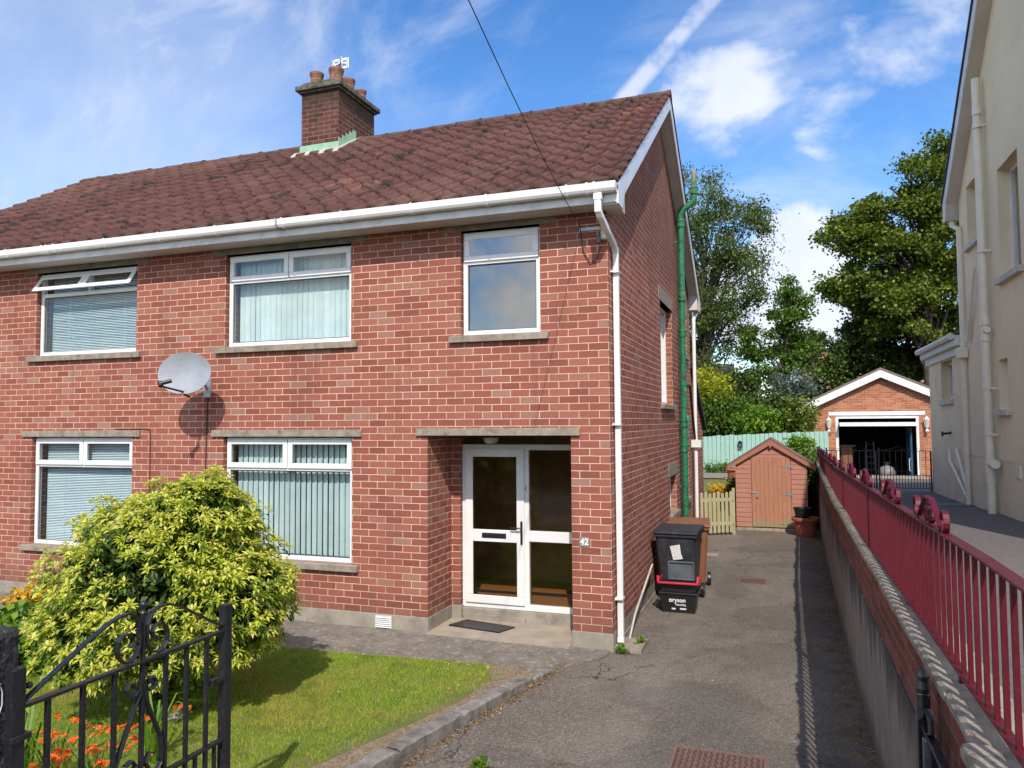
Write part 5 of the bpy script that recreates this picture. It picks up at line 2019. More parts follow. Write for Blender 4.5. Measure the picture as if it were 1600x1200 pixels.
# gabled roof
nsl = (NRZ - 6.40) / (NY1 - NRY)
b = B()
for sgn, ye in ((1, NY1 + .28), (-1, NY0 - .28)):
    ze = NRZ - abs(ye - NRY) * nsl
    b.prism([(NRY, NRZ + .20), (ye, ze + .20), (ye, ze + .12), (NRY, NRZ + .12)], 0, NX - .22, NX + 8)
b.obj('roof', 'slate', nh)
b = B()
ye = NY1 + .27
ze = NRZ - abs(ye - NRY) * nsl
b.prism([(NRY, NRZ + .118), (ye, ze + .118), (ye + .0, ze - .22), (ye - .12, ze - .22), (ye - .25, ze + .06), (NRY, NRZ - .14)], 0, NX - .20, NX - .178)
ye2 = NY0 - .27
ze2 = NRZ - abs(ye2 - NRY) * nsl
b.prism([(NRY, NRZ + .118), (ye2, ze2 + .118), (ye2, ze2 - .1), (NRY, NRZ - .14)], 0, NX - .20, NX - .178)
b.obj('verge_board', 'upvc_old', nh, bevel=.003)
b = B()
b.prism([(NRY, NRZ - .12), (ye - .25, ze + .07), (ye - .25, ze + .055), (NRY, NRZ - .135)], 0, NX - .1779, NX)
b.prism([(ye - .25, ze + .06), (ye - .12, ze - .21), (ye - .005, ze - .215), (ye - .005, ze - .20), (ye - .11, ze - .195), (ye - .25, ze + .075)], 0, NX - .1779, NX + 3)
b.obj('verge_soffit', 'soffit', nh)
# big soil stack
b = B()
sx_, sy_ = NX - .10, 4.83
b.tube([(sx_, sy_, .9), (sx_, sy_ + .02, 7.62)], .058, 18)
for z in (7.05, 3.62, 3.86, 1.52, 1.62):
    b.tube([(sx_, sy_, z), (sx_, sy_, z + .10)], .068, 18)
for z in (1.78,):
    b.tube([(sx_, sy_, z), (sx_ + .0, sy_ - .10, z + .02), (sx_, sy_ - .24, z + .03)], .055, 14)
    b.tube([(sx_, sy_ - .20, z + .025), (sx_, sy_ - .27, z + .03)], .066, 14)
    b.tube([(sx_, sy_, z - .12), (sx_, sy_, z + .12)], .072, 18)
b.tube([(sx_, sy_ + .14, 3.78), (sx_, sy_ - .12, 3.78)], .045, 12)
b.obj('soil_pipe', 'cream_paint', nh, smooth=True)
b = B()
for z in (6.85, 4.95, 2.9, 2.22):
    b.tube([(sx_, sy_, z), (sx_, sy_, z + .035)], .066, 16)
    b.box(sx_, NX, sy_ - .09, sy_ - .06, z, z + .03)
b.objs('pipe_clip', 'cream_paint', nh)
# slim downpipe
b = B()
px2, py2 = NX - .06, 6.55
b.strip([(px2 - .03, ye - .05, ze - .20), (px2 - .02, ye - .12, ze - .30), (px2, py2, ze - .45), (px2, py2, ze - .9)], .06, .06, (1, 0, 0))
b.strip([(px2, py2, ze - .5), (px2, py2, 1.0)], .062, .062, (1, 0, 0))
b.box(NX - .14, NX - .005, 6.42, 6.70, 3.50, 3.68)
b.obj('downpipe', 'cream_paint', nh, bevel=.005)
b = B()
for pts in ([(4.70, 7.98, 1.92), (4.69, 7.94, 1.70), (4.69, 6.58, 1.12)], [(4.70, 7.38, 1.92), (4.69, 7.30, 1.92), (4.69, 6.62, 1.30)], [(4.69, 5.52, 4.86), (4.69, 6.22, 3.75)], [(4.69, 6.05, 4.15), (4.69, 6.15, 4.10), (4.69, 6.26, 3.75)], [(4.735, 8.1, 2.35), (4.735, 8.1, 2.12), (4.735, 7.9, 2.12)]):
    b.tube(pts, .024 if pts[0][0] < 4.72 else .008, 10)
b.objs('waste_pipe', 'cream_paint', nh, smooth=True)
b = B()
b.box(NX - .012, NX + .01, 3.72, 3.94, 1.66, 1.84)
for k in range(5):
    b.box(NX - .016, NX - .0121, 3.75, 3.91, 1.685 + k * .03, 1.697 + k * .03)
b.obj('air_brick', 'cream_paint', nh)
b = B()
b.tube([(4.60, 8.0, 2.20), (4.70, 8.02, 2.20), (4.75, 8.02, 2.22)], .022, 8)
b.box(4.58, 4.61, 7.98, 8.03, 2.15, 2.24)
b.obj('outside_tap', 'black_plastic', nh)
# single-storey rear part in the same plane
b = B()
holed(b, 'x', NY1 + .0005, 10.05, .4, 3.72, NX, NX + .25, [(7.75, 8.80, 2.84, 3.58)])
b.box(NX + .25, NX + 5, 9.8, 10.05, .4, 3.72)
b.obj('rear_wall', 'cream_smooth', nh)
b = B()
b.prism([(NX - .14, 3.74), (NX + 5, 3.74), (NX + 5, 3.92), (NX - .14, 3.92)], 1, NY1 + .001, 10.2)
b.box(NX - .05, NX - .0005, NY1 + .001, 10.16, 3.60, 3.739)
b.obj('rear_fascia', 'upvc_old', nh, bevel=.004)
b = B()
b.tube([(NX - .19, NY1 + .0, 3.90), (NX - .19, 10.2, 3.90)], .055, 12)
b.obj('rear_gutter', 'upvc_old', nh)
b = B()
b.prism([(NX - .16, 3.93), (NX + 2.2, 4.9), (NX + 2.2, 4.85), (NX - .16, 3.9201)], 1, NY1 + .001, 10.22)
b.prism([(NX + .0, 3.925), (NX + 2.2, 4.84), (NX + 2.2, 3.925)], 1, 10.0, 10.15)
b.obj('rear_roof', 'slate', nh)
b = B()
for q in ((7.75, 8.80, 2.84, 2.90), (7.75, 8.80, 3.52, 3.58), (7.75, 7.81, 2.90, 3.52), (8.74, 8.80, 2.90, 3.52), (8.26, 8.30, 2.90, 3.52)):
    b.box(NX + .14, NX + .20, *q)
fr = b.obj('window', 'upvc', nh, bevel=.004)
b = B()
b.box(NX + .165, NX + .17, 7.8, 8.75, 2.89, 3.53)
b.obj('pane', 'glass_dark', fr)
b = B()
b.box(NX - .06, NX + .12, 7.70, 8.86, 2.74, 2.838)
b.obj('sill', 'sillw', nh, bevel=.005)
b = B()
b.box(4.1, 4.75, 6.30, 6.75, 1.0, 1.03)
b.obj('gully_cover', 'grey_plastic', None, label='dark grey gully cover at the foot of the neighbour\'s slim downpipe', cat='drain cover')

# ================================================================== NEIGHBOUR'S DOUBLE GATES
dg = thing('driveway_gate', (3.65, 10.0, .93), 'pair of thin black metal gates with scrolled tops across the neighbour\'s driveway', 'gate')
for lx0, lx1 in ((2.66, 3.68), (3.71, 4.73)):
    b = B()
    b.box(lx0, lx0 + .03, 9.985, 10.015, .94, 1.86)
    b.box(lx1 - .03, lx1, 9.985, 10.015, .94, 1.80)
    for z in (1.79, 1.27, 1.0):
        b.box(lx0 + .03, lx1 - .03, 9.99, 10.01, z, z + .014)
    lf = b.obj('leaf', 'black_metal', dg)
    n = 9
    b = B()
    for k in range(1, n):
        x = lx0 + (lx1 - lx0) * k / n
        b.box(x - .006, x + .006, 9.994, 10.006, 1.0141, 1.79)
    for k in range(n):
        x = lx0 + (lx1 - lx0) * (k + .5) / n
        b.box(x - .006, x + .006, 9.994, 10.006, 1.0141, 1.27)
    b.obj('bars', 'black_metal', lf)
    b = B()
    cx = (lx0 + lx1) / 2
    for sgn in (-1, 1):
        pts = [(cx + sgn * .42, 10, 1.80), (cx + sgn * .2, 10, 1.86), (cx + sgn * .10, 10, 1.90), (cx + sgn * .04, 10, 1.88), (cx + sgn * .03, 10, 1.83), (cx + sgn * .08, 10, 1.815), (cx + sgn * .11, 10, 1.85)]
        b.strip(pts, .012, .008, (0, 1, 0))
    b.obj('scroll', 'black_metal', lf)

# ================================================================== GARAGE
ga = thing('garage', (4.95, 21, .5), 'orange brick garage with a white gable board and its up-and-over door raised', 'garage')
A0, A1, AY0, AY1, AZ = 2.72, 6.55, 20.0, 25.5, .50
AM = (A0 + A1) / 2 + .28
AE, AP = 2.98, 4.02
OX0, OX1, OZ = 3.50, 6.05, 2.62
A1 = 7.15
b = B()
holed(b, 'y', A0, A1, AZ - .1, AE, AY0, AY0 + .22, [(OX0, OX1, 0, OZ)])
b.prism([(A0, AE), (A1, AE), (AM, AP)], 1, AY0, AY0 + .22)
b.box(A0, A0 + .22, AY0 + .2201, AY1, AZ - .1, AE)
b.box(A1 - .22, A1, AY0 + .2201, AY1, AZ - .1, AE)
b.box(A0 + .2201, A1 - .2201, AY1 - .22, AY1, AZ - .1, AE)
b.obj('wall', 'brick_garage', ga)
gs = (AP - AE) / (AM - A0)
b = B()
b.prism([(AM, AP + .20), (A0 - .25, AE - .25 * gs + .20), (A0 - .25, AE - .25 * gs + .14), (AM, AP + .14), (A1 + .25, AE - .25 * gs + .14), (A1 + .25, AE - .25 * gs + .20)], 1, AY0 - .22, AY1 + .2)
b.obj('roof', 'garage_roof', ga)
b = B()
for sgn, xe in ((-1, A0 - .22), (1, A1 + .22)):
    zz = AE - .22 * gs
    b.prism([(AM, AP + .138), (xe, zz + .138), (xe, zz - .06), (xe - sgn * .14, zz - .06), (AM, AP - .13)], 1, AY0 - .20, AY0 - .17)
b.obj('barge_board', 'white_board', ga, bevel=.003)
b = B()
b.tube([(A0 - .27, AY0 - .2, AE - .12), (A0 - .27, AY1, AE - .12)], .05, 10)
b.obj('gutter', 'upvc_old', ga)
b = B()
b.box(OX0 - .22, OX1 + .18, AY0 - .02, AY0 - .001, OZ + .005, OZ + .13)
b.box(OX0, OX0 + .09, AY0 + .02, AY0 + .10, AZ, OZ)
b.box(OX1 - .09, OX1, AY0 + .02, AY0 + .10, AZ, OZ)
b.box(OX0 + .09, OX1 - .09, AY0 + .02, AY0 + .10, OZ - .10, OZ)
b.obj('door_frame', 'white_board', ga, bevel=.003)
b = B()
b.box(OX0 + .10, OX1 - .10, AY0 - .35, AY0 - .31, 2.26, 2.39)
b.box(OX0 + .10, OX1 - .10, AY0 - .309, AY0 + 1.8, 2.34, 2.37)
b.obj('raised_door', 'white_board', ga, bevel=.003)
b = B()
b.box(A0 + .23, A1 - .23, AY0 + .23, AY1 - .23, AE - .02, AE)
b.box(A0 + .2201, A0 + .23, AY0 + .23, AY1 - .23, AZ, AE - .021)
b.box(A1 - .23, A1 - .2201, AY0 + .23, AY1 - .23, AZ, AE - .021)
b.box(A0 + .2201, A1 - .2201, AY1 - .24, AY1 - .2202, AZ, AE - .021)
b.obj('inner_lining', 'dark', ga)
for x in (OX0 - .22, OX1 + .20):
    b = B()
    c = (x, AY0 - .13, 2.05)
    b.lathe(c, [(.02, .0), (.055, .03), (.06, .06), (.02, .09), (.02, .14), (.055, .17), (.06, .19)], 8)
    b.lathe(c, [(.085, .42), (.07, .45), (.03, .50), (.01, .54)], 8)
    for k in range(6):
        a = math.radians(60 * k)
        b.tube([(c[0] + .052 * math.cos(a), c[1] + .052 * math.sin(a), 2.24), (c[0] + .08 * math.cos(a), c[1] + .08 * math.sin(a), 2.47)], .008, 5)
    b.box(x - .02, x + .02, AY0 - .12, AY0 - .001, 2.10, 2.14)
    lm = b.obj('wall_lamp', 'upvc', ga)
    b = B()
    b.lathe(c, [(.045, .191), (.068, .419)], 8)
    b.obj('lamp_glass', 'lampglass', lm)
# what stands inside
t = thing('storage_cupboard', (3.95, 21.4, .5), 'brown wooden cupboard just inside the left of the garage', 'cupboard')
b = B()
b.box(3.68, 4.05, 20.6, 21.0, .5, 1.55)
b.box(3.64, 4.16, 20.55, 21.05, 1.551, 1.60)
b.obj('carcass', 'wood_brown', t, bevel=.01)
b = B()
b.box(3.71, 4.02, 20.585, 20.599, .56, 1.5)
b.obj('door', 'wood_brown', t)
t = thing('step_ladder', (4.7, 21.6, .5), 'dark step ladder standing in the middle of the garage', 'ladder')
b = B()
for x in (4.55, 4.85):
    b.strip([(x, 21.3, .5), (x + (4.7 - x) * .2, 21.6, 1.7)], .05, .025, (1, 0, 0))
    b.strip([(x, 21.95, .5), (x + (4.7 - x) * .2, 21.62, 1.7)], .04, .02, (1, 0, 0))
b.obj('side_rail', 'grey_metal', t)
for k in range(5):
    b = B()
    z = .72 + k * .22
    y = 21.3 + (z - .5) / 1.2 * .3
    b.box(4.58, 4.82, y - .04, y + .04, z, z + .02)
    b.obj('tread', 'grey_metal', t)
t = thing('rubbish_sack', (5.15, 21.0, .5), 'pale plastic sack on the garage floor', 'sack')
b = B()
b.lathe((5.15, 21.0, .5), [(.20, 0), (.27, .08), (.28, .2), (.20, .33), (.07, .40), (.05, .44), (.10, .50), (.04, .52)], 14)
o = b.obj('sack_body', 'bag', t, smooth=True)
for v in o.data.vertices:
    v.co.x += .03 * math.sin(v.co.z * 31 + v.co.y * 17)
    v.co.y += .03 * math.sin(v.co.z * 23 + v.co.x * 19)
t = thing('blue_board', (5.8, 20.6, .5), 'blue board standing against the right side inside the garage', 'board')
b = B()
b.box(5.80, 5.86, 20.25, 21.2, .52, 2.2)
b.obj('panel', 'blue', t, bevel=.004)
b = B()
b.tube([(5.80, 20.28, .75), (5.76, 20.28, .78), (5.76, 20.28, 1.15), (5.80, 20.28, 1.18)], .012, 6)
b.obj('handle', 'upvc', t)

# ================================================================== HOUSES BEHIND
t = thing('tiled_house', (8, 42, 1), 'house with an orange tiled roof behind the garage and the trees', 'house')
b = B()
b.box(3.2, 15.0, 38.6, 46, .2, 4.2)
b.obj('wall', 'brick_garage', t)
b = B()
b.prism([(38.2, 4.1), (46.4, 4.1), (42.3, 6.9)], 0, 2.9, 15.4)
b.obj('roof', 'orange_roof', t)
t = thing('brick_bungalow', (-3, 29, .3), 'brick bungalow with a brown roof glimpsed beyond the mint green fence', 'house')
b = B()
b.box(-9, -.55, 26, 33, .2, 2.95)
b.obj('wall', 'brick_garage', t)
b = B()
b.prism([(25.6, 2.9), (33.4, 2.9), (29.5, 5.2)], 0, -9.3, -.3)
b.obj('roof', 'garage_roof', t)
b = B()
b.box(-9.3, -.3, 25.5, 25.6, 2.78, 2.95)
b.obj('gutter', 'upvc_old', t)

# ================================================================== LEFT GARDEN WALL
lw = thing('boundary_wall', (-5.9, -3, 0), 'low dark stone wall between the two front gardens at the left', 'wall')
b = B()
rr = random.Random(6)
y = -7.0
while y < -1.5:
    l_ = rr.uniform(.3, .55)
    j = rr.uniform(-.015, .015)
    b.box(-6.03, -5.78, y, y + l_ - .01, -.05, .36 + j)
    b.box(-6.06, -5.75, y, y + l_ - .006, .3601 + j, .43 + j)
    y += l_
b.obj('stone', 'mossy_stone', lw, bevel=.02)

# ================================================================== VEGETATION
RNG = np.random.default_rng(11)


def blob_points(n, c, r, rng, shell=.5):
    """n points inside an ellipsoid, pushed towards its surface"""
    d = rng.normal(size=(n, 3))
    d /= np.linalg.norm(d, axis=1)[:, None]
    rad = rng.uniform(0, 1, n) ** (1 / 3)
    rad = rad * (1 - shell) + shell * (rad ** .35)
    return np.array(c) + d * rad[:, None] * np.array(r)


def tree(name, base, trunk_top, blobs, nclump, per, cr, leaf, mt, label, cat='tree', group=None, trunk_r=.18, flat=.6, seed=1, aspect=.3, up=.3, droop=.0, limb_m='bark', mats2=None):
    """blobs: ellipsoids (centre, radii, weight).  Clumps sit in them, leaves sit in clumps, limbs reach the clumps."""
    rng = np.random.default_rng(seed)
    t = thing(name, base, label, cat, group)
    wts = np.array([q[2] for q in blobs], float)
    wts /= wts.sum()
    cl = []
    for (c, r, w), k in zip(blobs, np.round(wts * nclump).astype(int)):
        cl.append(blob_points(max(k, 3), c, r, rng, .55))
    cl = np.concatenate(cl)
    C = []
    for c in cl:
        s_ = cr * rng.uniform(.6, 1.3)
        k = int(per * rng.uniform(.6, 1.3))
        p = rng.normal(size=(k, 3)) * np.array([s_, s_, s_ * flat]) * .55
        C.append(c + p)
    C = np.concatenate(C)
    V, Fq = leaf_quads(C, leaf, leaf * aspect, rng, up=up, droop=droop)
    mesh_np('crown', V, Fq, mt, t)
    b = B()
    base_v, top_v = Vector(base), Vector(trunk_top)
    mid_v = base_v.lerp(top_v, .5) + Vector((rng.normal() * .1, rng.normal() * .1, 0))
    b.tube([base_v - Vector((0, 0, .2)), base_v.lerp(mid_v, .3), mid_v, top_v], trunk_r, 10, rs=[trunk_r * 1.25, trunk_r, trunk_r * .8, trunk_r * .45])
    order = rng.permutation(len(cl))[:min(len(cl), 90)]
    for i in order:
        e = Vector(cl[i])
        f = rng.uniform(.35, 1.0)
        s_ = base_v.lerp(mid_v, f * 2) if f < .5 else mid_v.lerp(top_v, f * 2 - 1)
        if s_.z > e.z:
            s_ = base_v.lerp(top_v, max(.25, min(1, (e.z - base_v.z) / max(top_v.z - base_v.z, .1) * .7)))
        m1 = s_.lerp(e, .4) + Vector((rng.normal() * .15, rng.normal() * .15, .15 * (e - s_).length))
        m2 = s_.lerp(e, .75) + Vector((rng.normal() * .12, rng.normal() * .12, .08 * (e - s_).length))
        r0 = trunk_r * .28
        b.tube([s_, m1, m2, e], r0, 5, rs=[r0, r0 * .6, r0 * .35, r0 * .12], cap=False)
    b.obj('trunk', limb_m, t, smooth=True)
    return t


# tall ash beyond the house gable
tree('ash_tree', (-1.6, 25, .4), (-1.2, 25.4, 9.5),
     [((-1.9, 25, 11.6), (1.9, 1.8, 2.0), 2.2), ((-.3, 25, 10.3), (1.8, 1.6, 1.7), 2.2), ((-.9, 25, 8.2), (1.9, 1.6, 1.5), 2.6), ((-.6, 25, 6.3), (1.7, 1.5, 1.2), 2.0), ((.5, 24.6, 8.4), (.9, .9, 1.2), .8), ((-1.9, 25, 5.0), (1.3, 1.2, 1.3), 1.3), ((.6, 25, 11.2), (.8, .8, .5), .4)],
     150, 210, .55, .14, 'leaf_ash', 'tall feathery light green tree rising beyond the brick gable', group='trees behind the gardens', trunk_r=.22, seed=3, aspect=.26, droop=.35, flat=.7)
# slimmer tree in the middle
tree('young_tree', (1.75, 24, .4), (2.1, 24.2, 7.2),
     [((2.35, 24, 7.6), (.62, .7, .75), 1.1), ((1.9, 24, 6.6), (.8, .8, .6), 1.2), ((1.1, 24, 5.7), (1.0, 1, .8), 1.2), ((2.3, 24, 5.6), (.9, .8, .5), 1.0), ((1.6, 24, 4.6), (1.5, 1, .7), 1.5), ((.9, 24, 3.8), (1.1, 1, .6), .6)],
     62, 200, .40, .13, 'leaf_mid', 'slender green tree between the tall feathery tree and the broad dark one', group='trees behind the gardens', trunk_r=.11, seed=5, aspect=.36)
tree('young_tree', (3.2, 27, .4), (3.1, 27, 5.6),
     [((3.0, 27, 5.4), (1.2, 1, .9), 1.4), ((3.5, 27, 4.2), (1.3, 1, 1.1), 1.6), ((2.5, 27, 3.6), (1.2, 1, 1.0), 1.2)],
     48, 220, .42, .14, 'leaf_dark', 'low dark leafy tree just left of the garage roof', group='trees behind the gardens', trunk_r=.12, seed=6, aspect=.36)
# big broadleaf on the right
tree('broadleaf_tree', (8.2, 29, .4), (7.6, 29, 10.5),
     [((8.6, 29, 13.0), (1.9, 2.0, 1.9), 2.4), ((6.9, 29, 11.3), (2.2, 2.0, 1.5), 3.0), ((5.1, 28.5, 10.6), (1.5, 1.5, .9), 1.5), ((6.6, 28.5, 9.2), (2.0, 1.8, 1.3), 3.0), ((4.6, 28.5, 8.6), (1.0, 1.2, .8), .9),
      ((7.2, 28.5, 7.2), (2.1, 1.8, 1.4), 2.6), ((9.6, 29, 9.5), (2.2, 2.2, 2.6), 3.0)],
     240, 300, .52, .15, 'leaf_oak', 'broad green tree filling the sky beside the cream house', group='trees behind the gardens', trunk_r=.34, seed=8, aspect=.42)
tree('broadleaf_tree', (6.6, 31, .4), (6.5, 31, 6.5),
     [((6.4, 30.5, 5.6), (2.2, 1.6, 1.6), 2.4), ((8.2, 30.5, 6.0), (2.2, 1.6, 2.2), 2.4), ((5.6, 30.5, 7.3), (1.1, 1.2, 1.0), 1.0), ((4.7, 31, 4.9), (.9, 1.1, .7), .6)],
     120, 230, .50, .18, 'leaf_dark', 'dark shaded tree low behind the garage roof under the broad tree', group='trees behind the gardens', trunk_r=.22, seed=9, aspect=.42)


def shrub(c, r, n, leaf, mt, label, seed, name='shrub', aspect=.42, grp='shrubs behind the back fence', clump=.35, per=60, droop=0):
    rng = np.random.default_rng(seed)
    t = thing(name, (c[0], c[1], max(c[2] - r[2], 0)), label, 'shrub', grp)
    k = max(int(n / per), 6)
    cl = blob_points(k, c, r, rng, .7)
    C = np.concatenate([q + rng.normal(size=(per, 3)) * clump * .5 for q in cl])
    V, Fq = leaf_quads(C, leaf, leaf * aspect, rng, droop=droop)
    mesh_np('foliage', V, Fq, mt, t)
    b = B()
    for i in range(min(14, k)):
        e = Vector(cl[i])
        s_ = Vector((c[0] + rng.normal() * r[0] * .15, c[1] + rng.normal() * r[1] * .15, max(c[2] - r[2], 0) - .02))
        sr = min(1, max(r) * 1.2)
        b.tube([s_, s_.lerp(e, .5) + Vector((0, 0, .1 * sr)), e], .02, 5, rs=[.028 * sr * sr, .018 * sr * sr, .006 * sr])
    b.obj('stem', 'bark', t)
    return t


shrub((-.6, 18.2, 3.5), (.75, .7, .55), 5200, .10, 'leaf_gold', 'bright golden-green bush glimpsed past the gable', 21)
shrub((.15, 17.6, 2.7), (.8, .6, .5), 3800, .10, 'leaf_mid', 'mid green bush over the fence, right of the golden one', 22)
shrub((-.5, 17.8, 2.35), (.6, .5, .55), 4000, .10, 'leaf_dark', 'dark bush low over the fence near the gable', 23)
shrub((-1.2, 22, 3.0), (.8, .6, .9), 4500, .11, 'leaf_purple', 'purple-brown leafed bush against the brick extension', 24)
shrub((1.0, 17.1, 2.35), (.55, .35, .25), 2600, .12, 'leaf_bright', 'bright green climber spilling over the mint green fence', 25)
shrub((1.40, 18.2, 2.6), (.8, .7, .6), 4200, .10, 'leaf_dark', 'dark green hedge bush behind the shed roof', 26)
shrub((2.15, 18.0, 2.5), (.5, .6, .6), 3200, .10, 'leaf_oak', 'olive green bush left of the garage corner', 27)
shrub((2.1, 21.5, 3.6), (.7, .6, .5), 1500, .11, 'leaf_silver', 'blue-green bush high behind the garage corner', 28)
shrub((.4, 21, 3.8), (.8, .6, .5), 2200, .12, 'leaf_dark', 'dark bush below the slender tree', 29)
shrub((2.15, 15.7, 1.45), (.5, .2, .5), 3000, .09, 'leaf_bright', 'ivy-like climber hanging over the right end of the mint green fence', 30, name='climber', clump=.22, droop=.6)
shrub((2.36, 12.6, 1.0), (.13, 1.0, .75), 6500, .07, 'leaf_mid', 'strip of climber growing on the wall behind the shed', 31, name='climber', clump=.16, droop=.4)
for i, (x, y, m_, lb) in enumerate([(-.28, 15.5, 'leaf_mid', 'small green plant at the foot of the fence, leftmost'), (.0, 15.55, 'leaf_bright', 'small bright plant at the foot of the fence, middle one'), (.25, 15.5, 'leaf_mid', 'small green plant at the foot of the fence behind the terracotta pot')]):
    shrub((x, y, 1.05), (.14, .1, .14), 500, .05, m_, lb, 40 + i, grp='plants at the foot of the fence', clump=.1, per=30)
shrub((.35, 11.9, .72), (.35, .25, .10), 1600, .05, 'flower_yellow', 'patch of yellow flowers above the picket gate', 45, name='flower_patch', grp=None, clump=.12, per=30)
shrub((.60, 11.5, .75), (.08, .3, .25), 700, .07, 'leaf_mid', 'green plant squeezed beside the left wall of the shed', 46, grp=None, clump=.1, per=30)

# hedge across the street (seen reflected in the front door)
hd = thing('street_hedge', (-3, -20.5, 0), 'dense green hedge on the far side of the street', 'hedge')
C = np.stack([RNG.uniform(-16, 12, 26000), RNG.normal(-20.5, .6, 26000), np.abs(RNG.uniform(-.1, 1, 26000)) ** .8 * 3.6 + RNG.normal(0, .25, 26000)], 1)
V, Fq = leaf_quads(C, .26, .11, RNG)
mesh_np('foliage', V, Fq, 'leaf_mid', hd)
b = B()
for k in range(24):
    x = -15.5 + k * 1.18
    b.tube([(x, -20.5, -.1), (x + .1, -20.5, 1.4)], .05, 6)
b.obj('stem', 'bark', hd)

# ---- the pieris bush
bu = thing('garden_bush', (-3.45, -2.75, .05), 'large rounded bush with yellow-green leaf whorls on the front lawn', 'bush')
rng = np.random.default_rng(77)
BC = np.array((-3.42, -2.78, 1.08))
nwh = 5600
lobes = [((-3.36, -2.78, 1.05), (1.08, 1.05, .88)), ((-3.05, -2.75, 1.55), (.62, .62, .55)), ((-3.68, -2.9, 1.0), (.66, .75, .62)), ((-2.78, -2.75, .98), (.70, .70, .62)), ((-3.36, -3.1, .75), (.95, .8, .5)), ((-3.75, -2.7, 1.50), (.62, .6, .38))]
cl = []
lobes = [((-3.40 + (c[0] + 3.42) * .86, c[1], c[2] * .97), (r[0] * .86, r[1] * .92, r[2] * .95)) for c, r in lobes]
for c, r in lobes:
    k = nwh // len(lobes)
    d = rng.normal(size=(k, 3))
    d /= np.linalg.norm(d, axis=1)[:, None]
    rad = 1 - np.abs(rng.normal(0, .10, k))
    # branching tiers: push in and out with low-frequency noise
    rad *= 1 + .10 * np.sin(d[:, 2] * 13 + d[:, 0] * 5) + .07 * np.sin(d[:, 0] * 11 + d[:, 1] * 9 + d[:, 2] * 4)
    cl.append((np.array(c) + d * rad[:, None] * np.array(r), d))
PC = np.concatenate([q[0] for q in cl])
DC = np.concatenate([q[1] for q in cl])
# drop whorls buried deep inside another lobe, and those under the skirt
keep = np.ones(len(PC), bool)
for c, r in lobes:
    inside = (((PC - np.array(c)) / np.array(r)) ** 2).sum(1) < .62
    keep &= ~inside
keep &= PC[:, 2] > .45 + np.clip((-3.95 - PC[:, 0]) * .75, 0, 1)
keep &= PC[:, 2] > .42 + .1 * np.sin(PC[:, 0] * 7)
PC, DC = PC[keep], DC[keep]
Cc, Dd, newm, Ln = [], [], [], []
for p, d in zip(PC, DC):
    axis = d * .7 + np.array([0, -.15, .75])
    axis /= np.linalg.norm(axis)
    a = np.cross(axis, [0.3, .8, .1])
    a /= np.linalg.norm(a)
    c_ = np.cross(axis, a)
    new_growth = rng.uniform() < (.74 + .24 * np.clip(d[2] + .3, 0, 1))  # upward-facing whorls more often carry yellow new growth
    sc = rng.uniform(.6, 1.35)
    for tier, (k, tilt, l_) in enumerate(((7, .30, .063), (5, .9, .045))):
        ph = rng.uniform(0, 6.28)
        for j in range(k):
            an = ph + j * 2 * math.pi / k + rng.normal(0, .15)
            dd = (a * math.cos(an) + c_ * math.sin(an)) + axis * (tilt + rng.normal(0, .12))
            dd /= np.linalg.norm(dd)
            Cc.append(p + rng.normal(size=3) * .004 + axis * tier * .012)
            Dd.append(dd)
            Ln.append(l_ * sc)
            newm.append(0 if new_growth else 1)
    # older leaves lower down the twig
    for j in range(6):
        an = rng.uniform(0, 6.28)
        dd = (a * math.cos(an) + c_ * math.sin(an)) + axis * .1 - np.array([0, 0, .3])
        dd /= np.linalg.norm(dd)
        Cc.append(p - axis * rng.uniform(.03, .09) + rng.normal(size=3) * .01)
        Dd.append(dd)
        Ln.append(.06 * sc)
        newm.append(1)
Cc, Dd, Ln = np.array(Cc), np.array(Dd), np.array(Ln)
n = len(Cc)
nr = rng.normal(size=(n, 3)) * .25 + np.array([0, -.2, 1.0])
w = np.cross(Dd, nr)
w /= np.linalg.norm(w, axis=1)[:, None]
nn_ = np.cross(w, Dd)
L_ = Ln[:, None]
Wd = L_ * .17
# lance leaf: 6 vertices, two quads folded along the midrib, tip drooping
tip = Cc + Dd * L_ - np.array([0, 0, 1]) * L_ * .12
V = np.stack([Cc, Cc + Dd * L_ * .5 + w * Wd + nn_ * Wd * .35, tip, Cc + Dd * L_ * .55, Cc + Dd * L_ * .5 - w * Wd + nn_ * Wd * .35], 1).reshape(-1, 3)
i0 = np.arange(n) * 5
Fq = np.concatenate([np.stack([i0, i0 + 1, i0 + 2, i0 + 3], 1), np.stack([i0, i0 + 3, i0 + 2, i0 + 4], 1)])
mi = np.array(newm)
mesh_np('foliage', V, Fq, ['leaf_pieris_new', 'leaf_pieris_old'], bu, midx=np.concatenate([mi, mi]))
# inner twigs and darker green inner leaves
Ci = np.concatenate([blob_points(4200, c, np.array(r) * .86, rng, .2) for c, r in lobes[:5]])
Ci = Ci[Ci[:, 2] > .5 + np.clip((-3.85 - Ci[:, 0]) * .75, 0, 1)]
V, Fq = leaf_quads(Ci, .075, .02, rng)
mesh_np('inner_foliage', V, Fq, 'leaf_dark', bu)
b = B()
for k in range(5):
    a = k * 1.3
    s_ = Vector((-3.5 + .06 * math.cos(a), -2.72 + .06 * math.sin(a), -.02))
    e = s_ + Vector((.45 * math.cos(a), .45 * math.sin(a), .85))
    b.tube([s_, s_.lerp(e, .4) + Vector((0, 0, .08)), e], .035, 8, rs=[.05, .035, .02])
for k in range(150):
    p = Vector(PC[rng.integers(len(PC))])
    s_ = Vector((-3.5, -2.72, .3)).lerp(p, .35)
    b.tube([s_, s_.lerp(p, .5) + Vector((0, 0, -.04)), p], .008, 4, rs=[.012, .008, .003], cap=False)
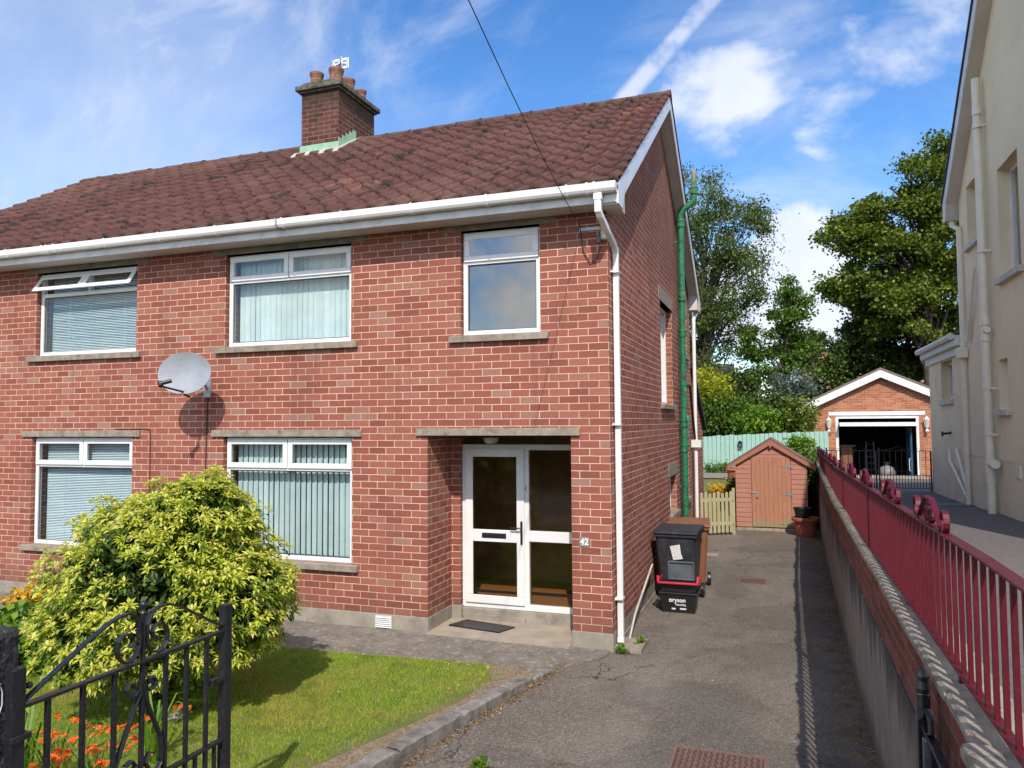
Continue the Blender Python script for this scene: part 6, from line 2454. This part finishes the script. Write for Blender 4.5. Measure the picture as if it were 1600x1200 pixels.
b.obj('stem', 'bark', bu)

# ---- lawn blades


def in_poly(P, poly):
    x, y = P[:, 0], P[:, 1]
    c = np.zeros(len(P), bool)
    n = len(poly)
    for i in range(n):
        x1, y1 = poly[i]
        x2, y2 = poly[(i + 1) % n]
        with np.errstate(divide='ignore', invalid='ignore'):
            t = (y1 > y) != (y2 > y)
            xi = (x2 - x1) * (y - y1) / (y2 - y1 + 1e-12) + x1
        c ^= t & (x < xi)
    return c


def blades(n, poly, z, h, w, rng, keepf=None):
    P = rng.uniform((-5.7, -5.4), (-.4, -.9), (n, 2))
    P = P[in_poly(P, poly)]
    if keepf is not None:
        P = P[keepf(P)]
    n = len(P)
    a = rng.uniform(0, 2 * np.pi, n)
    hh = h * rng.uniform(.45, 1.3, n)
    lean = rng.normal(size=(n, 2)) * .5 * hh[:, None]
    base = np.column_stack([P, np.full(n, z)])
    side = np.column_stack([np.cos(a), np.sin(a), np.zeros(n)]) * (w * rng.uniform(.6, 1.3, n))[:, None]
    tip_ = base + np.column_stack([lean, hh])
    V = np.stack([base - side, base + side, tip_], 1).reshape(-1, 3)
    return V, np.arange(3 * n).reshape(n, 3)


rng = np.random.default_rng(5)
GP = [(-5.72, -1.16), (-3.7, -1.13), (-2.4, -1.08), (-.95, -.98), (-.78, -1.3), (-1.02, -2.1), (-1.22, -2.8), (-1.45, -3.6), (-1.72, -4.6), (-1.78, -5.4), (-5.7, -5.4)]


def dryedge(P):
    # distance to the kerb side
    xk = np.interp(P[:, 1], [-5.4, -4.6, -3.6, -2.8, -2.1, -1.3, -.95], [-1.78, -1.72, -1.45, -1.22, -1.02, -.78, -.9])
    d = xk - P[:, 0]
    return rng.uniform(size=len(P)) < np.clip(.25 + d * 3.0, 0, 1)


V, Fq = blades(360000, GP, .05, .025, .0028, rng, dryedge)
go = mesh_np('grass', V, Fq, 'grass', None)
meta(go, 'short green lawn grass with yellowing patches', 'grass', None, 'stuff')
V, Fq = blades(16000, edge, .058, .03, .003, rng)
go = mesh_np('dry_grass', V, Fq, 'dead_leaf', None)
meta(go, 'dry straw-coloured grass along the kerb', 'grass', None, 'stuff')
V2, F2 = blades(26000, [(-5.72, -1.10), (-2.4, -1.03), (-.8, -.90), (-.8, -.99), (-2.4, -1.12), (-5.72, -1.2)], .03, .055, .003, rng)
go = mesh_np('verge_grass', V2, F2, 'grass_long', None)
meta(go, 'longer grass fringe along the front path', 'grass', None, 'stuff')

# daisies
dz = [(-2.37, -1.3), (-2.35, -1.15), (-1.75, -1.12), (-1.62, -1.08), (-1.44, -1.14), (-1.38, -1.2), (-1.20, -1.10), (-1.17, -1.16), (-1.10, -1.22), (-1.02, -1.12), (-.96, -1.18), (-1.32, -1.32), (-1.05, -1.72), (-1.10, -1.80), (-1.55, -2.0), (-1.9, -1.5), (-2.0, -2.2), (-2.9, -1.3), (-1.3, -1.10), (-1.52, -1.16)]
dsrc = None
rr = random.Random(2)
for i, (x, y) in enumerate(dz):
    if dsrc is None:
        d_ = thing('daisy', (x, y, .05), 'tiny white daisy in the lawn grass', 'flower', 'daisies in the lawn')
        b = B()
        for k in range(10):
            a = k * .628
            b.add([(x, y, .095), (x + .008 * math.cos(a - .2), y + .008 * math.sin(a - .2), .098), (x + .011 * math.cos(a), y + .011 * math.sin(a), .097), (x + .008 * math.cos(a + .2), y + .008 * math.sin(a + .2), .098)], [(0, 1, 2, 3)])
        b.obj('petals', 'daisy', d_)
        b = B()
        b.tube([(x, y, .04), (x, y, .095)], .0015, 4)
        b.lathe((x, y, .095), [(.005, 0), (.004, .006)], 8)
        b.obj('stem', 'flower_yellow', d_)
        dsrc = d_
    else:
        c = dsrc.copy()
        COL.objects.link(c)
        c.location = (x, y, .045 + rr.uniform(-.01, .01))
        c.rotation_euler = (rr.uniform(-.3, .5), rr.uniform(-.3, .3), rr.uniform(0, 6))
        for ch_ in dsrc.children:
            e = ch_.copy()
            COL.objects.link(e)
            e.parent = c

# crocosmia in the corner by the gate
rng = np.random.default_rng(31)


def croco(x, y, z, nf, label, seed):
    rng = np.random.default_rng(seed)
    t = thing('orange_flower_plant', (x, y, .05), label, 'flower', 'orange flowering plants by the gate')
    b = B()
    for k in range(14):
        a = rng.uniform(0, 6.28)
        l_ = rng.uniform(.28, .48)
        r = rng.uniform(.10, .30)
        dx, dy = math.cos(a) * r, math.sin(a) * r
        p0 = Vector((x + rng.normal() * .03, y + rng.normal() * .03, .05))
        pts = [p0, p0 + Vector((dx * .3, dy * .3, l_ * .6)), p0 + Vector((dx * .8, dy * .8, l_ * .95)), p0 + Vector((dx * 1.3, dy * 1.3, l_ * .9))]
        wdir = Vector((-math.sin(a), math.cos(a), 0))
        vs = []
        for p, ww in zip(pts, (.008, .010, .007, .001)):
            vs += [p - wdir * ww, p + wdir * ww]
        b.add(vs, [(2 * i, 2 * i + 1, 2 * i + 3, 2 * i + 2) for i in range(3)])
    b.obj('leaves', 'leaf_bright', t)
    b = B()
    for k in range(nf):
        fb = B()
        a = rng.uniform(0, 6.28)
        r = rng.uniform(.05, .28)
        cx, cy, cz = x + math.cos(a) * r, y + math.sin(a) * r, z + rng.uniform(-.12, .10)
        b.tube([(x, y, .05), (x + math.cos(a) * r * .4, y + math.sin(a) * r * .4, cz * .7), (cx, cy, cz)], .002, 4, cap=False)
        an = rng.uniform(0, 6.28)
        for q in range(4):
            fx, fy, fz = cx + math.cos(an) * q * .022, cy + math.sin(an) * q * .022, cz + .004 * q
            tilt = Vector((rng.normal() * .5, rng.normal() * .5 - .3, 1)).normalized()
            u = tilt.orthogonal().normalized()
            v = tilt.cross(u)
            for j in range(6):
                aa = j * 1.047 + rng.normal() * .1
                d = u * math.cos(aa) + v * math.sin(aa)
                e = tilt.cross(d)
                L = .024
                c0 = Vector((fx, fy, fz))
                fb.add([c0, c0 + d * L * .55 + e * .006 + tilt * .005, c0 + d * L + tilt * .003, c0 + d * L * .55 - e * .006 + tilt * .005], [(0, 1, 2, 3)])
        fb.obj('flower_spray', 'flower_orange', t)
    b.obj('stem', 'leaf_mid', t)


croco(-2.02, -4.72, .50, 15, 'orange flower cluster nearest the middle of the black gate', 1)
croco(-2.30, -4.45, .46, 18, 'orange flower cluster left of the gate centre', 2)
croco(-2.75, -4.35, .42, 12, 'orange flower cluster between the leftmost gate bars', 3)
croco(-3.15, -4.25, .42, 9, 'sparse orange flowers beside the stone gate pillar', 4)
croco(-1.85, -4.85, .36, 14, 'low orange flowers under the gate\'s middle scroll', 5)
croco(-2.55, -3.75, .45, 3, 'single orange flower spray under the bush', 6)

# plants against the left boundary wall
for i, (c, r, n_, m_, lb) in enumerate([((-5.35, -2.45, .30), (.45, .32, .26), 2600, 'leaf_bright', 'broad-leafed green plant at the foot of the dark boundary wall'),
                                        ((-5.5, -3.1, .28), (.40, .35, .24), 2200, 'leaf_mid', 'green leafy plant behind the gate pillar'),
                                        ((-6.7, -1.25, .28), (.55, .2, .16), 1500, 'flower_yellow', 'yellow flowering plant beyond the dark boundary wall, left one'),
                                        ((-6.1, -1.2, .26), (.3, .18, .15), 1000, 'flower_yellow', 'yellow flowering plant touching the left of the big bush'),
                                        ((-6.3, -2.0, .20), (.4, .3, .22), 1500, 'leaf_mid', 'green plant on the far side of the dark boundary wall'),
                                        ((-3.0, -2.95, .20), (.18, .15, .14), 260, 'leaf_bright', 'small bright seedling under the big bush')]):
    shrub(c, r, n_, .085 if 'broad' in lb else .055, m_, lb, 60 + i, name='garden_plant', grp=None, clump=.14, per=25, aspect=.5)

# fallen leaves and moss scraps
rng = np.random.default_rng(9)
PL = []
for k in range(1300):
    f = rng.uniform()
    if f < .45:
        yy_ = rng.uniform(-4.2, -.7)
        xk = np.interp(yy_, [-4, -3.13, -2.32, -1.6, -.8], [-1.10, -.89, -.73, -.58, -.42])
        PL.append((xk + abs(rng.normal(0, .05)) + .01, yy_, .006))
    elif f < .8:
        yy_ = rng.uniform(-4, 9.5)
        PL.append((wallx(yy_) - abs(rng.normal(0, .10)) - .02, yy_, .006))
    elif f < .9:
        PL.append((rng.uniform(-.2, 2.2), rng.uniform(8.6, 9.8), .006))
    else:
        PL.append((rng.uniform(-.4, 2.2), rng.uniform(-3.5, 8), .006))
V, Fq = leaf_quads(np.array(PL), .028, .008, rng, up=2.5)
V[:, 2] = np.clip(V[:, 2], .004, .03)
go = mesh_np('leaf_litter', V, Fq, 'dead_leaf', None)
meta(go, 'scattered dead leaves along the kerb and wall foot', 'leaf litter', None, 'stuff')
for i, (x, y, s_, lb) in enumerate([(.10, -.02, .05, 'small weed beside the drain slab'), (.22, .28, .06, 'weed growing behind the downpipe foot'), (-.30, -3.05, .035, 'tiny weed in the tarmac near the kerb')]):
    shrub((x, y, .05), (s_, s_, .03), 120, .03, 'leaf_bright', lb, 80 + i, name='weed', grp=None, clump=.04, per=20)
# shadow-side pebbles under the bush
ro = thing('garden_stone', (-3.0, -3.05, .05), 'pale stone lying under the big bush', 'stone')
b = B()
b.lathe((-3.0, -3.05, .04), [(.05, 0), (.09, .02), (.08, .05), (.03, .07)], 9)
b.obj('stone_body', 'concrete', ro, smooth='all')

for o in bpy.data.objects:
    if '_w' in o:
        del o['_w']
